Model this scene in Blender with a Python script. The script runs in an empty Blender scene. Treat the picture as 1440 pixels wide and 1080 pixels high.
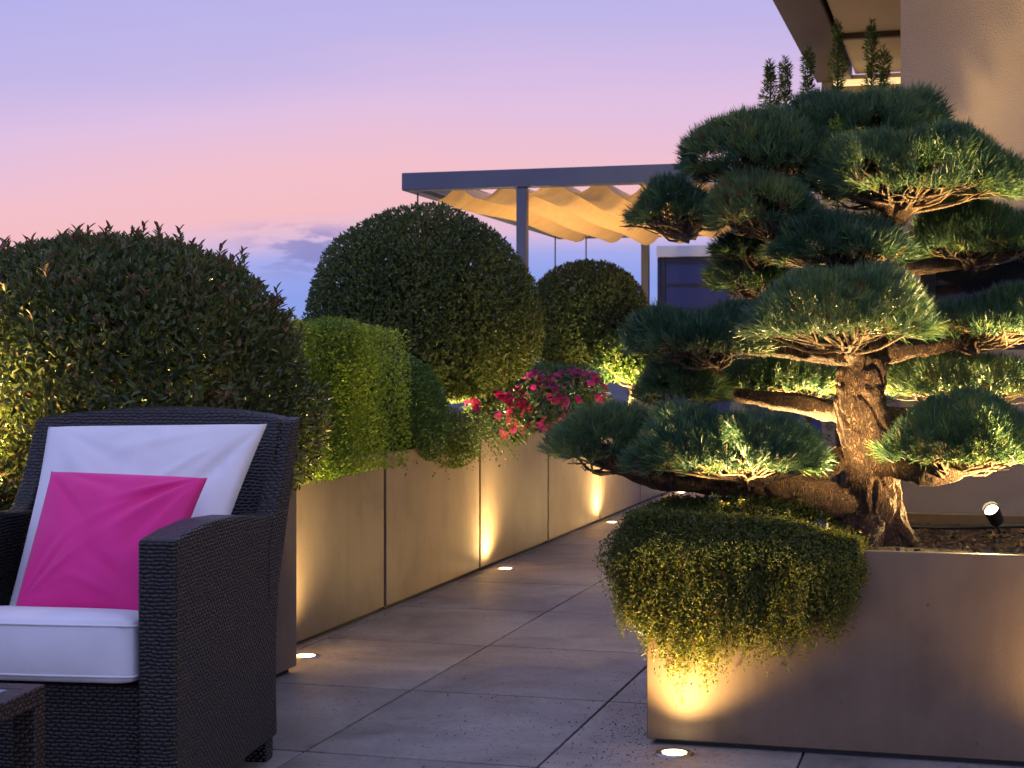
import bpy, bmesh, math
import numpy as np
from mathutils import Vector

rng = np.random.default_rng(7)
sc = bpy.context.scene
COL = sc.collection
PI = math.pi

# ------------------------------------------------------------------ camera
H = 1.0                                   # eye height
YAW = math.radians(15.73)
FPX = 2288.0                              # focal length in photo pixels (1440 wide)
FWD = np.array([-math.sin(YAW), math.cos(YAW), 0.0])
RGT = np.array([math.cos(YAW), math.sin(YAW), 0.0])

def at(px, py, d):
    """point of the place seen at photo pixel (px, py), d metres deep"""
    p = d*FWD + (px-720.0)/FPX*d*RGT
    p[2] = H - (py-517.0)/FPX*d
    return p

cam = bpy.data.cameras.new("camera")
cam.sensor_width = 36.0
cam.lens = FPX/1440*36
cam.shift_y = -23/1440
cam.clip_start = 0.05
cam.clip_end = 8000
cam.dof.use_dof = True
cam.dof.focus_distance = 4.5
cam.dof.aperture_fstop = 13.0
co = bpy.data.objects.new("camera", cam)
co.location = (0, 0, H)
co.rotation_euler = (PI/2, 0, YAW)
COL.objects.link(co)
sc.camera = co

# ------------------------------------------------------------------ materials
def new_mat(name):
    m = bpy.data.materials.new(name); m.use_nodes = True
    nt = m.node_tree
    return m, nt, nt.nodes["Principled BSDF"], nt.nodes["Material Output"]

def N(nt, typ, **kw):
    n = nt.nodes.new(typ)
    for k, v in kw.items():
        if k.startswith("in_"):
            n.inputs[k[3:].replace("_", " ")].default_value = v
        else:
            setattr(n, k, v)
    return n

def ramp(nt, stops, interp='LINEAR'):
    n = nt.nodes.new("ShaderNodeValToRGB")
    cr = n.color_ramp; cr.interpolation = interp
    while len(cr.elements) < len(stops):
        cr.elements.new(0.5)
    for e, (p, c) in zip(cr.elements, stops):
        e.position = p; e.color = (*c, 1) if len(c) == 3 else c
    return n

def surf(name, c1, c2, rough=0.5, metal=0.0, scale=8.0, bump=0.0, bscale=60.0, detail=6.0, spec=0.5, stretch=(1, 1, 1), rvar=0.0, bdist=0.004):
    m, nt, b, o = new_mat(name)
    tc = N(nt, "ShaderNodeTexCoord")
    mp = N(nt, "ShaderNodeMapping"); mp.inputs["Scale"].default_value = stretch
    nt.links.new(tc.outputs["Object"], mp.inputs["Vector"])
    nz = N(nt, "ShaderNodeTexNoise"); nz.inputs["Scale"].default_value = scale; nz.inputs["Detail"].default_value = detail
    nt.links.new(mp.outputs[0], nz.inputs["Vector"])
    r = ramp(nt, [(0.3, c1), (0.7, c2)])
    nt.links.new(nz.outputs["Fac"], r.inputs[0])
    nt.links.new(r.outputs[0], b.inputs["Base Color"])
    b.inputs["Roughness"].default_value = rough
    b.inputs["Metallic"].default_value = metal
    b.inputs["Specular IOR Level"].default_value = spec
    if rvar:
        mr = N(nt, "ShaderNodeMapRange"); mr.inputs[3].default_value = rough-rvar; mr.inputs[4].default_value = rough+rvar
        nt.links.new(nz.outputs["Fac"], mr.inputs[0]); nt.links.new(mr.outputs[0], b.inputs["Roughness"])
    if bump:
        n2 = N(nt, "ShaderNodeTexNoise"); n2.inputs["Scale"].default_value = bscale; n2.inputs["Detail"].default_value = 5
        nt.links.new(mp.outputs[0], n2.inputs["Vector"])
        bp = N(nt, "ShaderNodeBump"); bp.inputs["Strength"].default_value = bump; bp.inputs["Distance"].default_value = bdist
        nt.links.new(n2.outputs["Fac"], bp.inputs["Height"])
        nt.links.new(bp.outputs[0], b.inputs["Normal"])
    return m

def leaf_mat(name, stops, rough=0.45, trans=0.25, spec=0.4):
    m, nt, b, o = new_mat(name)
    a = N(nt, "ShaderNodeAttribute"); a.attribute_name = "var"
    r = ramp(nt, stops)
    nt.links.new(a.outputs["Fac"], r.inputs[0])
    nt.links.new(r.outputs[0], b.inputs["Base Color"])
    b.inputs["Roughness"].default_value = rough
    b.inputs["Specular IOR Level"].default_value = spec
    t = N(nt, "ShaderNodeBsdfTranslucent")
    hs = N(nt, "ShaderNodeHueSaturation"); hs.inputs["Value"].default_value = 1.6; hs.inputs["Hue"].default_value = 0.48
    nt.links.new(r.outputs[0], hs.inputs["Color"]); nt.links.new(hs.outputs[0], t.inputs["Color"])
    mx = N(nt, "ShaderNodeMixShader"); mx.inputs[0].default_value = trans
    nt.links.new(b.outputs[0], mx.inputs[1]); nt.links.new(t.outputs[0], mx.inputs[2])
    nt.links.new(mx.outputs[0], o.inputs["Surface"])
    return m

def weave_mat(name, strand, strand2, gap, ulen=0.019, vlen=0.0085):
    m, nt, b, o = new_mat(name)
    L = nt.links.new
    uv = N(nt, "ShaderNodeUVMap"); uv.uv_map = "UVMap"
    sp = N(nt, "ShaderNodeSeparateXYZ"); L(uv.outputs[0], sp.inputs[0])
    def M(op, a, b_=None, **k):
        n = nt.nodes.new("ShaderNodeMath"); n.operation = op
        for i, x in enumerate((a, b_)):
            if x is None: continue
            if isinstance(x, (int, float)): n.inputs[i].default_value = x
            else: L(x, n.inputs[i])
        return n.outputs[0]
    # hand-woven strands are never quite straight
    wn = N(nt, "ShaderNodeTexNoise"); wn.inputs["Scale"].default_value = 35; L(uv.outputs[0], wn.inputs["Vector"])
    wob = M('MULTIPLY', M('SUBTRACT', wn.outputs["Fac"], 0.5), 1.2)
    v = M('ADD', M('DIVIDE', sp.outputs[1], vlen), wob)
    row = M('FLOOR', v)
    u = M('ADD', M('DIVIDE', sp.outputs[0], ulen), M('MULTIPLY', row, 0.5))
    u = M('ADD', u, wob)
    hu = M('POWER', M('SINE', M('MULTIPLY', M('FRACT', u), PI)), 0.55)
    hv = M('POWER', M('SINE', M('MULTIPLY', M('FRACT', v), PI)), 0.5)
    h = M('MULTIPLY', hu, hv)
    cell = N(nt, "ShaderNodeTexWhiteNoise"); cell.noise_dimensions = '2D'
    cv = N(nt, "ShaderNodeCombineXYZ"); L(M('FLOOR', u), cv.inputs[0]); L(row, cv.inputs[1]); L(cv.outputs[0], cell.inputs["Vector"])
    mc = N(nt, "ShaderNodeMix"); mc.data_type = 'RGBA'; L(cell.outputs["Value"], mc.inputs[0])
    mc.inputs[6].default_value = (*strand, 1); mc.inputs[7].default_value = (*strand2, 1)
    mr = N(nt, "ShaderNodeMapRange"); mr.interpolation_type = 'SMOOTHSTEP'; mr.inputs[1].default_value = 0.38; mr.inputs[2].default_value = 0.82
    L(h, mr.inputs[0])
    m2 = N(nt, "ShaderNodeMix"); m2.data_type = 'RGBA'; L(mr.outputs[0], m2.inputs[0])
    m2.inputs[6].default_value = (*gap, 1); L(mc.outputs[2], m2.inputs[7])
    L(m2.outputs[2], b.inputs["Base Color"])
    b.inputs["Roughness"].default_value = 0.42
    bp = N(nt, "ShaderNodeBump"); bp.inputs["Strength"].default_value = 1.0; bp.inputs["Distance"].default_value = 0.004
    L(h, bp.inputs["Height"]); L(bp.outputs[0], b.inputs["Normal"])
    return m

def glow_mat(name, col, strength):
    m, nt, b, o = new_mat(name)
    b.inputs["Base Color"].default_value = (0.8, 0.7, 0.5, 1)
    b.inputs["Emission Color"].default_value = (*col, 1)
    b.inputs["Emission Strength"].default_value = strength
    return m

def bark_mat(name, c1, c2, c3, scale=22.0, stretch=(1, 1, 0.35), bump=1.0, dist=0.02):
    m, nt, b, o = new_mat(name)
    L = nt.links.new
    tc = N(nt, "ShaderNodeTexCoord"); mp = N(nt, "ShaderNodeMapping"); mp.inputs["Scale"].default_value = stretch
    L(tc.outputs["Object"], mp.inputs["Vector"])
    nz = N(nt, "ShaderNodeTexNoise"); nz.inputs["Scale"].default_value = scale*0.6; nz.inputs["Detail"].default_value = 8; nz.inputs["Distortion"].default_value = 0.6
    L(mp.outputs[0], nz.inputs["Vector"])
    vo = N(nt, "ShaderNodeTexVoronoi"); vo.feature = 'DISTANCE_TO_EDGE'; vo.inputs["Scale"].default_value = scale
    ad = N(nt, "ShaderNodeMix"); ad.data_type = 'VECTOR'; ad.inputs[0].default_value = 0.12
    L(mp.outputs[0], ad.inputs[4]); L(nz.outputs["Color"], ad.inputs[5]); L(ad.outputs[1], vo.inputs["Vector"])
    r = ramp(nt, [(0.0, c1), (0.12, c2), (0.5, c3)])
    L(vo.outputs["Distance"], r.inputs[0])
    mx = N(nt, "ShaderNodeMix"); mx.data_type = 'RGBA'; mx.blend_type = 'MULTIPLY'; mx.inputs[0].default_value = 0.6
    r2 = ramp(nt, [(0.3, (0.35, 0.33, 0.3)), (0.7, (1.3, 1.25, 1.2))]); L(nz.outputs["Fac"], r2.inputs[0])
    L(r.outputs[0], mx.inputs[6]); L(r2.outputs[0], mx.inputs[7]); L(mx.outputs[2], b.inputs["Base Color"])
    b.inputs["Roughness"].default_value = 0.85
    su = N(nt, "ShaderNodeMath"); su.operation = 'MULTIPLY_ADD'; L(nz.outputs["Fac"], su.inputs[0]); su.inputs[1].default_value = 0.7
    mn = N(nt, "ShaderNodeMath"); mn.operation = 'MINIMUM'; L(vo.outputs["Distance"], mn.inputs[0]); mn.inputs[1].default_value = 0.3
    L(mn.outputs[0], su.inputs[2])
    bp = N(nt, "ShaderNodeBump"); bp.inputs["Strength"].default_value = bump; bp.inputs["Distance"].default_value = dist
    L(su.outputs[0], bp.inputs["Height"]); L(bp.outputs[0], b.inputs["Normal"])
    return m

def tile_mat():
    m, nt, b, o = new_mat("porcelain_tile")
    L = nt.links.new
    tc = N(nt, "ShaderNodeTexCoord")
    a = N(nt, "ShaderNodeAttribute"); a.attribute_name = "var"
    n1 = N(nt, "ShaderNodeTexNoise"); n1.inputs["Scale"].default_value = 2.6; n1.inputs["Detail"].default_value = 10; n1.inputs["Roughness"].default_value = 0.68; n1.inputs["Distortion"].default_value = 0.5
    # every tile shows another stretch of the pattern
    va = N(nt, "ShaderNodeVectorMath"); va.operation = 'ADD'
    cx = N(nt, "ShaderNodeCombineXYZ"); sc_ = N(nt, "ShaderNodeMath"); sc_.operation = 'MULTIPLY'; sc_.inputs[1].default_value = 37
    L(a.outputs["Fac"], sc_.inputs[0]); L(sc_.outputs[0], cx.inputs[0]); L(sc_.outputs[0], cx.inputs[2])
    L(tc.outputs["Object"], va.inputs[0]); L(cx.outputs[0], va.inputs[1]); L(va.outputs[0], n1.inputs["Vector"])
    r = ramp(nt, [(0.3, (0.155, 0.137, 0.112)), (0.44, (0.235, 0.21, 0.174)), (0.56, (0.315, 0.283, 0.236)), (0.68, (0.40, 0.363, 0.307))])
    L(n1.outputs["Fac"], r.inputs[0])
    n2 = N(nt, "ShaderNodeTexNoise"); n2.inputs["Scale"].default_value = 55; n2.inputs["Detail"].default_value = 4
    L(tc.outputs["Object"], n2.inputs["Vector"])
    r2 = ramp(nt, [(0.32, (0.62, 0.60, 0.58)), (0.44, (1, 1, 1))]); L(n2.outputs["Fac"], r2.inputs[0])
    mx = N(nt, "ShaderNodeMix"); mx.data_type = 'RGBA'; mx.blend_type = 'MULTIPLY'; mx.inputs[0].default_value = 0.8
    L(r.outputs[0], mx.inputs[6]); L(r2.outputs[0], mx.inputs[7])
    r3 = N(nt, "ShaderNodeMapRange"); r3.inputs[3].default_value = 0.95; r3.inputs[4].default_value = 1.05; L(a.outputs["Fac"], r3.inputs[0])
    m3 = N(nt, "ShaderNodeVectorMath"); m3.operation = 'SCALE'; L(mx.outputs[2], m3.inputs[0]); L(r3.outputs[0], m3.inputs["Scale"])
    L(m3.outputs[0], b.inputs["Base Color"])
    mr = N(nt, "ShaderNodeMapRange"); mr.inputs[3].default_value = 0.38; mr.inputs[4].default_value = 0.62; L(n1.outputs["Fac"], mr.inputs[0]); L(mr.outputs[0], b.inputs["Roughness"])
    bp = N(nt, "ShaderNodeBump"); bp.inputs["Strength"].default_value = 0.25; bp.inputs["Distance"].default_value = 0.002
    L(n2.outputs["Fac"], bp.inputs["Height"]); L(bp.outputs[0], b.inputs["Normal"])
    return m

def cloth_mat(name, c1, c2, rough=0.85, wr=0.35, trans=0.0):
    m, nt, b, o = new_mat(name)
    L = nt.links.new
    tc = N(nt, "ShaderNodeTexCoord")
    n1 = N(nt, "ShaderNodeTexNoise"); n1.inputs["Scale"].default_value = 7; n1.inputs["Detail"].default_value = 4; n1.inputs["Distortion"].default_value = 1.0
    L(tc.outputs["Object"], n1.inputs["Vector"])
    r = ramp(nt, [(0.3, c1), (0.7, c2)]); L(n1.outputs["Fac"], r.inputs[0]); L(r.outputs[0], b.inputs["Base Color"])
    b.inputs["Roughness"].default_value = rough
    b.inputs["Sheen Weight"].default_value = 0.15
    n2 = N(nt, "ShaderNodeTexNoise"); n2.inputs["Scale"].default_value = 900; L(tc.outputs["Object"], n2.inputs["Vector"])
    b1 = N(nt, "ShaderNodeBump"); b1.inputs["Strength"].default_value = wr; b1.inputs["Distance"].default_value = 0.012; L(n1.outputs["Fac"], b1.inputs["Height"])
    b2 = N(nt, "ShaderNodeBump"); b2.inputs["Strength"].default_value = 0.25; b2.inputs["Distance"].default_value = 0.0006; L(n2.outputs["Fac"], b2.inputs["Height"]); L(b1.outputs[0], b2.inputs["Normal"])
    L(b2.outputs[0], b.inputs["Normal"])
    if trans:
        t = N(nt, "ShaderNodeBsdfTranslucent"); L(r.outputs[0], t.inputs["Color"])
        mx = N(nt, "ShaderNodeMixShader"); mx.inputs[0].default_value = trans
        L(b.outputs[0], mx.inputs[1]); L(t.outputs[0], mx.inputs[2]); L(mx.outputs[0], o.inputs["Surface"])
    return m

def panel_mat(name, c1, c2, rough, metal, grain, gb):
    m, nt, b, o = new_mat(name); L = nt.links.new
    tc = N(nt, "ShaderNodeTexCoord"); oi = N(nt, "ShaderNodeObjectInfo")
    off = N(nt, "ShaderNodeVectorMath"); off.operation = 'MULTIPLY_ADD'; L(oi.outputs["Random"], off.inputs[0]); off.inputs[1].default_value = (31, 17, 0); L(tc.outputs["Object"], off.inputs[2])
    def noise(scale, detail, st=(1, 1, 1)):
        mp = N(nt, "ShaderNodeMapping"); mp.inputs["Scale"].default_value = st; L(off.outputs[0], mp.inputs["Vector"])
        n = N(nt, "ShaderNodeTexNoise"); n.inputs["Scale"].default_value = scale; n.inputs["Detail"].default_value = detail; L(mp.outputs[0], n.inputs["Vector"]); return n.outputs["Fac"]
    base = ramp(nt, [(0.3, c1), (0.7, c2)]); L(noise(2.6, 7), base.inputs[0])
    st = ramp(nt, [(0.34, (0.88, 0.87, 0.86)), (0.52, (1, 1, 1)), (0.72, (1.03, 1.03, 1.02))]); L(noise(9, 5, (2.2, 2.2, 0.3)), st.inputs[0])
    bl = ramp(nt, [(0.36, (0.82, 0.81, 0.79)), (0.5, (1, 1, 1))]); L(noise(6.5, 8), bl.inputs[0])
    vo = N(nt, "ShaderNodeTexVoronoi"); vo.inputs["Scale"].default_value = 11; L(off.outputs[0], vo.inputs["Vector"])
    sp = ramp(nt, [(0.03, (0.28, 0.24, 0.2)), (0.055, (1, 1, 1))]); L(vo.outputs["Distance"], sp.inputs[0])
    def mul(a, b_, f):
        x = N(nt, "ShaderNodeMix"); x.data_type = 'RGBA'; x.blend_type = 'MULTIPLY'; x.inputs[0].default_value = f; L(a, x.inputs[6]); L(b_, x.inputs[7]); return x.outputs[2]
    c = mul(mul(mul(base.outputs[0], st.outputs[0], 0.7), bl.outputs[0], 0.7), sp.outputs[0], 0.6)
    L(c, b.inputs["Base Color"])
    b.inputs["Metallic"].default_value = metal
    mr = N(nt, "ShaderNodeMapRange"); mr.inputs[3].default_value = rough-0.07; mr.inputs[4].default_value = rough+0.09; L(noise(5, 6), mr.inputs[0]); L(mr.outputs[0], b.inputs["Roughness"])
    bp = N(nt, "ShaderNodeBump"); bp.inputs["Strength"].default_value = gb; bp.inputs["Distance"].default_value = 0.0015; L(noise(grain, 3), bp.inputs["Height"])
    b2 = N(nt, "ShaderNodeBump"); b2.inputs["Strength"].default_value = 0.12; b2.inputs["Distance"].default_value = 0.02; L(noise(2.2, 2), b2.inputs["Height"]); L(bp.outputs[0], b2.inputs["Normal"])
    L(b2.outputs[0], b.inputs["Normal"])
    return m

MAT = dict(
    tile=tile_mat(),
    grout=surf("dark_joint", (0.012, 0.011, 0.010), (0.022, 0.02, 0.018), 0.9),
    planter=panel_mat("taupe_metal", (0.20, 0.156, 0.118), (0.245, 0.194, 0.15), 0.42, 0.15, 260, 0.12),
    planter2=panel_mat("speckled_taupe_metal", (0.142, 0.093, 0.053), (0.175, 0.12, 0.072), 0.5, 0.05, 420, 0.4),
    soil=surf("soil", (0.012, 0.008, 0.005), (0.05, 0.032, 0.02), 0.95, scale=40, bump=1.0, bscale=70, bdist=0.02),
    chip=leaf_mat("bark_chips", [(0, (0.02, 0.012, 0.008)), (0.5, (0.09, 0.05, 0.03)), (1, (0.2, 0.13, 0.08))], rough=0.9, trans=0.0),
    crumb=surf("dark_crumbs", (0.01, 0.008, 0.006), (0.04, 0.03, 0.02), 0.9),
    steel=surf("brushed_steel", (0.35, 0.34, 0.32), (0.5, 0.48, 0.46), 0.28, 1.0, scale=40),
    black=surf("black_plastic", (0.012, 0.012, 0.012), (0.022, 0.02, 0.02), 0.5),
    lens=glow_mat("lamp_lens", (1.0, 0.74, 0.36), 14.0),
    stucco=surf("stucco", (0.33, 0.265, 0.21), (0.39, 0.32, 0.255), 0.9, scale=3.0, bump=0.6, bscale=170, bdist=0.004, spec=0.2),
    soffit=surf("soffit_panel", (0.26, 0.215, 0.19), (0.36, 0.30, 0.27), 0.4, scale=1.2, spec=0.6),
    fascia=surf("bronze_fascia", (0.06, 0.045, 0.036), (0.08, 0.062, 0.05), 0.4, 0.3, scale=2.0),
    darkframe=surf("dark_window_frame", (0.03, 0.028, 0.032), (0.045, 0.042, 0.048), 0.4, 0.3),
    navyframe=surf("navy_frame", (0.015, 0.022, 0.05), (0.022, 0.03, 0.065), 0.45, 0.2),
    alu=surf("grey_aluminium", (0.085, 0.10, 0.15), (0.11, 0.125, 0.18), 0.38, 0.25, scale=3),
    canopy=cloth_mat("beige_awning", (0.56, 0.35, 0.14), (0.64, 0.42, 0.185), 0.8, 0.25, 0.25),
    white_fab=cloth_mat("white_fabric", (0.70, 0.69, 0.70), (0.78, 0.77, 0.78), 0.85, 0.30),
    pink_fab=cloth_mat("magenta_fabric", (0.74, 0.012, 0.21), (0.82, 0.02, 0.26), 0.72, 0.30),
    wicker=weave_mat("dark_wicker", (0.014, 0.0112, 0.010), (0.030, 0.023, 0.019), (0.0008, 0.0025, 0.0022)),
    wicker_b=weave_mat("brown_wicker", (0.036, 0.022, 0.014), (0.065, 0.038, 0.022), (0.003, 0.002, 0.002)),
    bark=bark_mat("pine_bark", (0.055, 0.028, 0.016), (0.19, 0.108, 0.064), (0.34, 0.205, 0.125), scale=70, stretch=(1, 1, 0.3), dist=0.05),
    twig=bark_mat("pine_twig", (0.06, 0.04, 0.028), (0.22, 0.15, 0.09), (0.30, 0.21, 0.13), scale=60, dist=0.004),
    stem=bark_mat("shrub_stem", (0.05, 0.04, 0.03), (0.20, 0.15, 0.10), (0.28, 0.21, 0.14), scale=50, dist=0.004),
    needle=leaf_mat("pine_needles", [(0, (0.020, 0.060, 0.036)), (0.45, (0.064, 0.142, 0.068)), (0.8, (0.155, 0.235, 0.07)), (0.95, (0.24, 0.24, 0.06)), (1, (0.22, 0.12, 0.05))], 0.42, 0.12, 0.5),
    cover=leaf_mat("ground_cover_leaf", [(0, (0.018, 0.036, 0.010)), (0.45, (0.058, 0.085, 0.014)), (0.85, (0.20, 0.205, 0.02)), (1, (0.20, 0.10, 0.035))], 0.5, 0.35),
    privet=leaf_mat("privet_leaf", [(0, (0.030, 0.048, 0.016)), (0.35, (0.072, 0.108, 0.028)), (0.6, (0.12, 0.15, 0.036)), (0.8, (0.13, 0.085, 0.036)), (1, (0.20, 0.10, 0.045))], 0.36, 0.25, 0.5),
    topiary=leaf_mat("topiary_leaf", [(0, (0.042, 0.068, 0.026)), (0.5, (0.085, 0.125, 0.036)), (0.8, (0.13, 0.16, 0.042)), (1, (0.17, 0.085, 0.045))], 0.5, 0.25, 0.3),
    box=leaf_mat("box_leaf", [(0, (0.06, 0.13, 0.014)), (0.5, (0.15, 0.25, 0.02)), (1, (0.28, 0.38, 0.03))], 0.38, 0.3, 0.45),
    darkbox=leaf_mat("dark_box_leaf", [(0, (0.028, 0.085, 0.02)), (0.6, (0.05, 0.13, 0.028)), (1, (0.09, 0.18, 0.036))], 0.4, 0.25, 0.45),
    trail=leaf_mat("trailing_leaf", [(0, (0.03, 0.065, 0.012)), (0.6, (0.065, 0.12, 0.02)), (1, (0.13, 0.18, 0.03))], 0.45, 0.3),
    imp=leaf_mat("impatiens_leaf", [(0, (0.03, 0.07, 0.035)), (0.7, (0.055, 0.11, 0.045)), (1, (0.12, 0.07, 0.04))], 0.35, 0.2),
    petal=leaf_mat("petal", [(0, (0.27, 0.006, 0.03)), (0.5, (0.31, 0.008, 0.09)), (1, (0.36, 0.022, 0.19))], 0.55, 0.3, 0.3),
    yew=leaf_mat("yew_leaf", [(0, (0.05, 0.10, 0.025)), (0.6, (0.10, 0.18, 0.035)), (1, (0.18, 0.26, 0.05))], 0.45, 0.2),
    city=surf("distant_land", (0.02, 0.025, 0.03), (0.05, 0.055, 0.06), 0.9, scale=0.01),
)

def dark_glass(name, col, rough=0.06, panel=False):
    m, nt, b, o = new_mat(name)
    b.inputs["Base Color"].default_value = (*col, 1)
    b.inputs["Roughness"].default_value = rough
    b.inputs["Specular IOR Level"].default_value = 0.5
    return m
MAT['glass'] = dark_glass("dark_glass", (0.008, 0.009, 0.012))
MAT['bluepane'] = dark_glass("blue_screen_fabric", (0.018, 0.040, 0.16), 0.4)
MAT['tableglass'] = dark_glass("sky_toned_table_glass", (0.34, 0.42, 0.50), 0.2)  # pale blue base colour stands in for the sky reflected in the glass
MAT['whitealu'] = surf("white_aluminium", (0.55, 0.56, 0.58), (0.62, 0.63, 0.65), 0.4)

# ------------------------------------------------------------------ mesh helpers
class MB:
    """collects vertices and faces, then becomes ONE mesh object"""
    def __init__(s): s.V = []; s.F = []; s.A = []; s.n = 0
    def add(s, V, F, var=None):
        V = np.asarray(V, float); s.V.append(V)
        F = np.asarray(F, int)
        s.F.append(F + s.n)
        s.A.append(np.full(len(V), 0.5) if var is None else np.broadcast_to(var, (len(V),)).astype(float))
        s.n += len(V)
        return s
    def box(s, lo, hi):
        x0, y0, z0 = lo; x1, y1, z1 = hi
        V = [(x0,y0,z0),(x1,y0,z0),(x1,y1,z0),(x0,y1,z0),(x0,y0,z1),(x1,y0,z1),(x1,y1,z1),(x0,y1,z1)]
        F = [(0,3,2,1),(4,5,6,7),(0,1,5,4),(1,2,6,5),(2,3,7,6),(3,0,4,7)]
        return s.add(V, F)
    def tube(s, pts, rad, seg=8, wob=0.0, wf=9.0, cap=True):
        pts = np.asarray(pts, float); n = len(pts); rad = np.broadcast_to(rad, (n,))
        T = np.gradient(pts, axis=0); T /= np.linalg.norm(T, axis=1)[:, None]+1e-9
        up = np.array([0.31, 0.17, 0.93]) if abs(T[0][2]) < 0.8 else np.array([0.9, 0.35, 0.1])
        a = np.linspace(0, 2*PI, seg, endpoint=False)
        V = np.zeros((n, seg, 3))
        A = np.cross(T, up); A /= np.linalg.norm(A, axis=1)[:, None]+1e-9
        B = np.cross(T, A)
        rr = rad[:, None]*np.ones((n, seg))
        if wob:
            ph = rng.uniform(0, 6, 4)
            k = np.arange(n)[:, None]
            rr = rr*(1+wob*(np.sin(3*a[None]+ph[0]+k*0.11*wf/9)+0.7*np.sin(5*a[None]+ph[1]-k*0.17)+0.6*np.sin(2*a[None]+k*0.37+ph[2])+0.5*np.sin(k*0.6+ph[3]))/1.6
                    + wob*0.35*rng.normal(size=(n, seg)))
        V = pts[:, None]+rr[..., None]*(np.cos(a)[None, :, None]*A[:, None]+np.sin(a)[None, :, None]*B[:, None])
        i = np.arange(n-1)[:, None]*seg; j = np.arange(seg)[None]; jn = (j+1) % seg
        F = np.stack([i+j, i+jn, i+seg+jn, i+seg+j], -1).reshape(-1, 4)
        s.add(V.reshape(-1, 3), F)
        if cap:
            for e, o in ((0, 0), (n-1, (n-1)*seg)):
                Vc = np.vstack([V[e], pts[e][None]]); 
                Fc = [(k, (k+1) % seg, seg, seg) for k in range(seg)]
                s.add(Vc, np.array(Fc))
        return s
    def arrays(s):
        V = np.concatenate(s.V); A = np.concatenate(s.A)
        quads = [f for f in s.F if f.shape[1] == 4]; tris = [f for f in s.F if f.shape[1] == 3]
        return V, (np.concatenate(quads) if quads else np.zeros((0, 4), int)), (np.concatenate(tris) if tris else np.zeros((0, 3), int)), A
    def mesh(s, name, mat, loc=(0, 0, 0), smooth=False):
        V, Q, T, A = s.arrays()
        # quads with a repeated last index are triangles
        if len(Q):
            deg = Q[:, 3] == Q[:, 2]
            if deg.any():
                T = np.concatenate([T, Q[deg][:, :3]]); Q = Q[~deg]
        V = V-np.asarray(loc, float)
        me = bpy.data.meshes.new(name)
        me.vertices.add(len(V)); me.vertices.foreach_set("co", V.astype(np.float32).ravel())
        nl = Q.size+T.size
        me.loops.add(nl); me.loops.foreach_set("vertex_index", np.concatenate([Q.ravel(), T.ravel()]).astype(np.int32))
        npoly = len(Q)+len(T)
        me.polygons.add(npoly)
        st = np.concatenate([np.arange(len(Q))*4, len(Q)*4+np.arange(len(T))*3]).astype(np.int32)
        me.polygons.foreach_set("loop_start", st)
        me.update(calc_edges=True); me.validate()
        at_ = me.attributes.new("var", 'FLOAT', 'POINT')
        if len(at_.data) == len(A): at_.data.foreach_set("value", A.astype(np.float32))
        me.polygons.foreach_set("use_smooth", np.full(len(me.polygons), bool(smooth)))
        me.materials.append(mat)
        return me

def tag(o, label=None, cat=None, group=None, kind=None):
    if label: o["label"] = label
    if cat: o["category"] = cat
    if group: o["group"] = group
    if kind: o["kind"] = kind
    return o

def empty(name, loc, label, cat, group=None, rz=0.0):
    o = bpy.data.objects.new(name, None); COL.objects.link(o)
    o.location = tuple(loc); o.rotation_euler.z = rz; o.empty_display_size = 0.1
    return tag(o, label, cat, group)

def wloc(o):
    l = np.zeros(3)
    while o is not None:
        l += np.array(o.location); o = o.parent
    return l

def obj(name, mb, mat, parent=None, loc=None, smooth=False, local=False):
    """mesh object; vertices in world coordinates unless local"""
    base = np.zeros(3)
    if parent is not None and not local: base = wloc(parent)
    if loc is not None: base = base+np.asarray(loc, float) if parent is not None else np.asarray(loc, float)
    me = mb.mesh(name, mat, base if not local else (0, 0, 0), smooth)
    o = bpy.data.objects.new(name, me); COL.objects.link(o)
    if parent is not None: o.parent = parent
    if loc is not None: o.location = tuple(loc)
    return o

def bevel(o, w=0.004, seg=2, angle=40):
    bm = bmesh.new(); bm.from_mesh(o.data)
    bmesh.ops.remove_doubles(bm, verts=bm.verts, dist=1e-6)
    ed = [e for e in bm.edges if len(e.link_faces) == 2 and e.calc_face_angle(0) > math.radians(angle)]
    bmesh.ops.bevel(bm, geom=ed, offset=w, segments=seg, affect='EDGES', profile=0.5, clamp_overlap=True)
    bm.to_mesh(o.data); bm.free()
    for p in o.data.polygons: p.use_smooth = False
    return o

def box_uv(o):
    me = o.data
    uv = me.uv_layers.new(name="UVMap")
    for p in me.polygons:
        n = p.normal; a = max(range(3), key=lambda i: abs(n[i]))
        for li in p.loop_indices:
            c = me.vertices[me.loops[li].vertex_index].co
            uv.data[li].uv = (c.y, c.z) if a == 0 else ((c.x, c.z) if a == 1 else (c.x, c.y))
    return o

def copy_tree(o, parent=None):
    c = o.copy(); COL.objects.link(c)
    c.parent = parent
    for ch in list(o.children):
        copy_tree(ch, c)
    return c

# smooth pseudo noise, vectorised
class Nz:
    def __init__(s, freq, k=7):
        d = rng.normal(size=(k, 3)); d /= np.linalg.norm(d, axis=1)[:, None]
        s.K = d*freq*rng.uniform(0.6, 1.5, (k, 1)); s.p = rng.uniform(0, 6.28, k)
    def __call__(s, P):
        return np.sin(P @ s.K.T+s.p).sum(1)/math.sqrt(len(s.p))*0.9

def unit(v): return v/(np.linalg.norm(v, axis=-1, keepdims=True)+1e-9)

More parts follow.
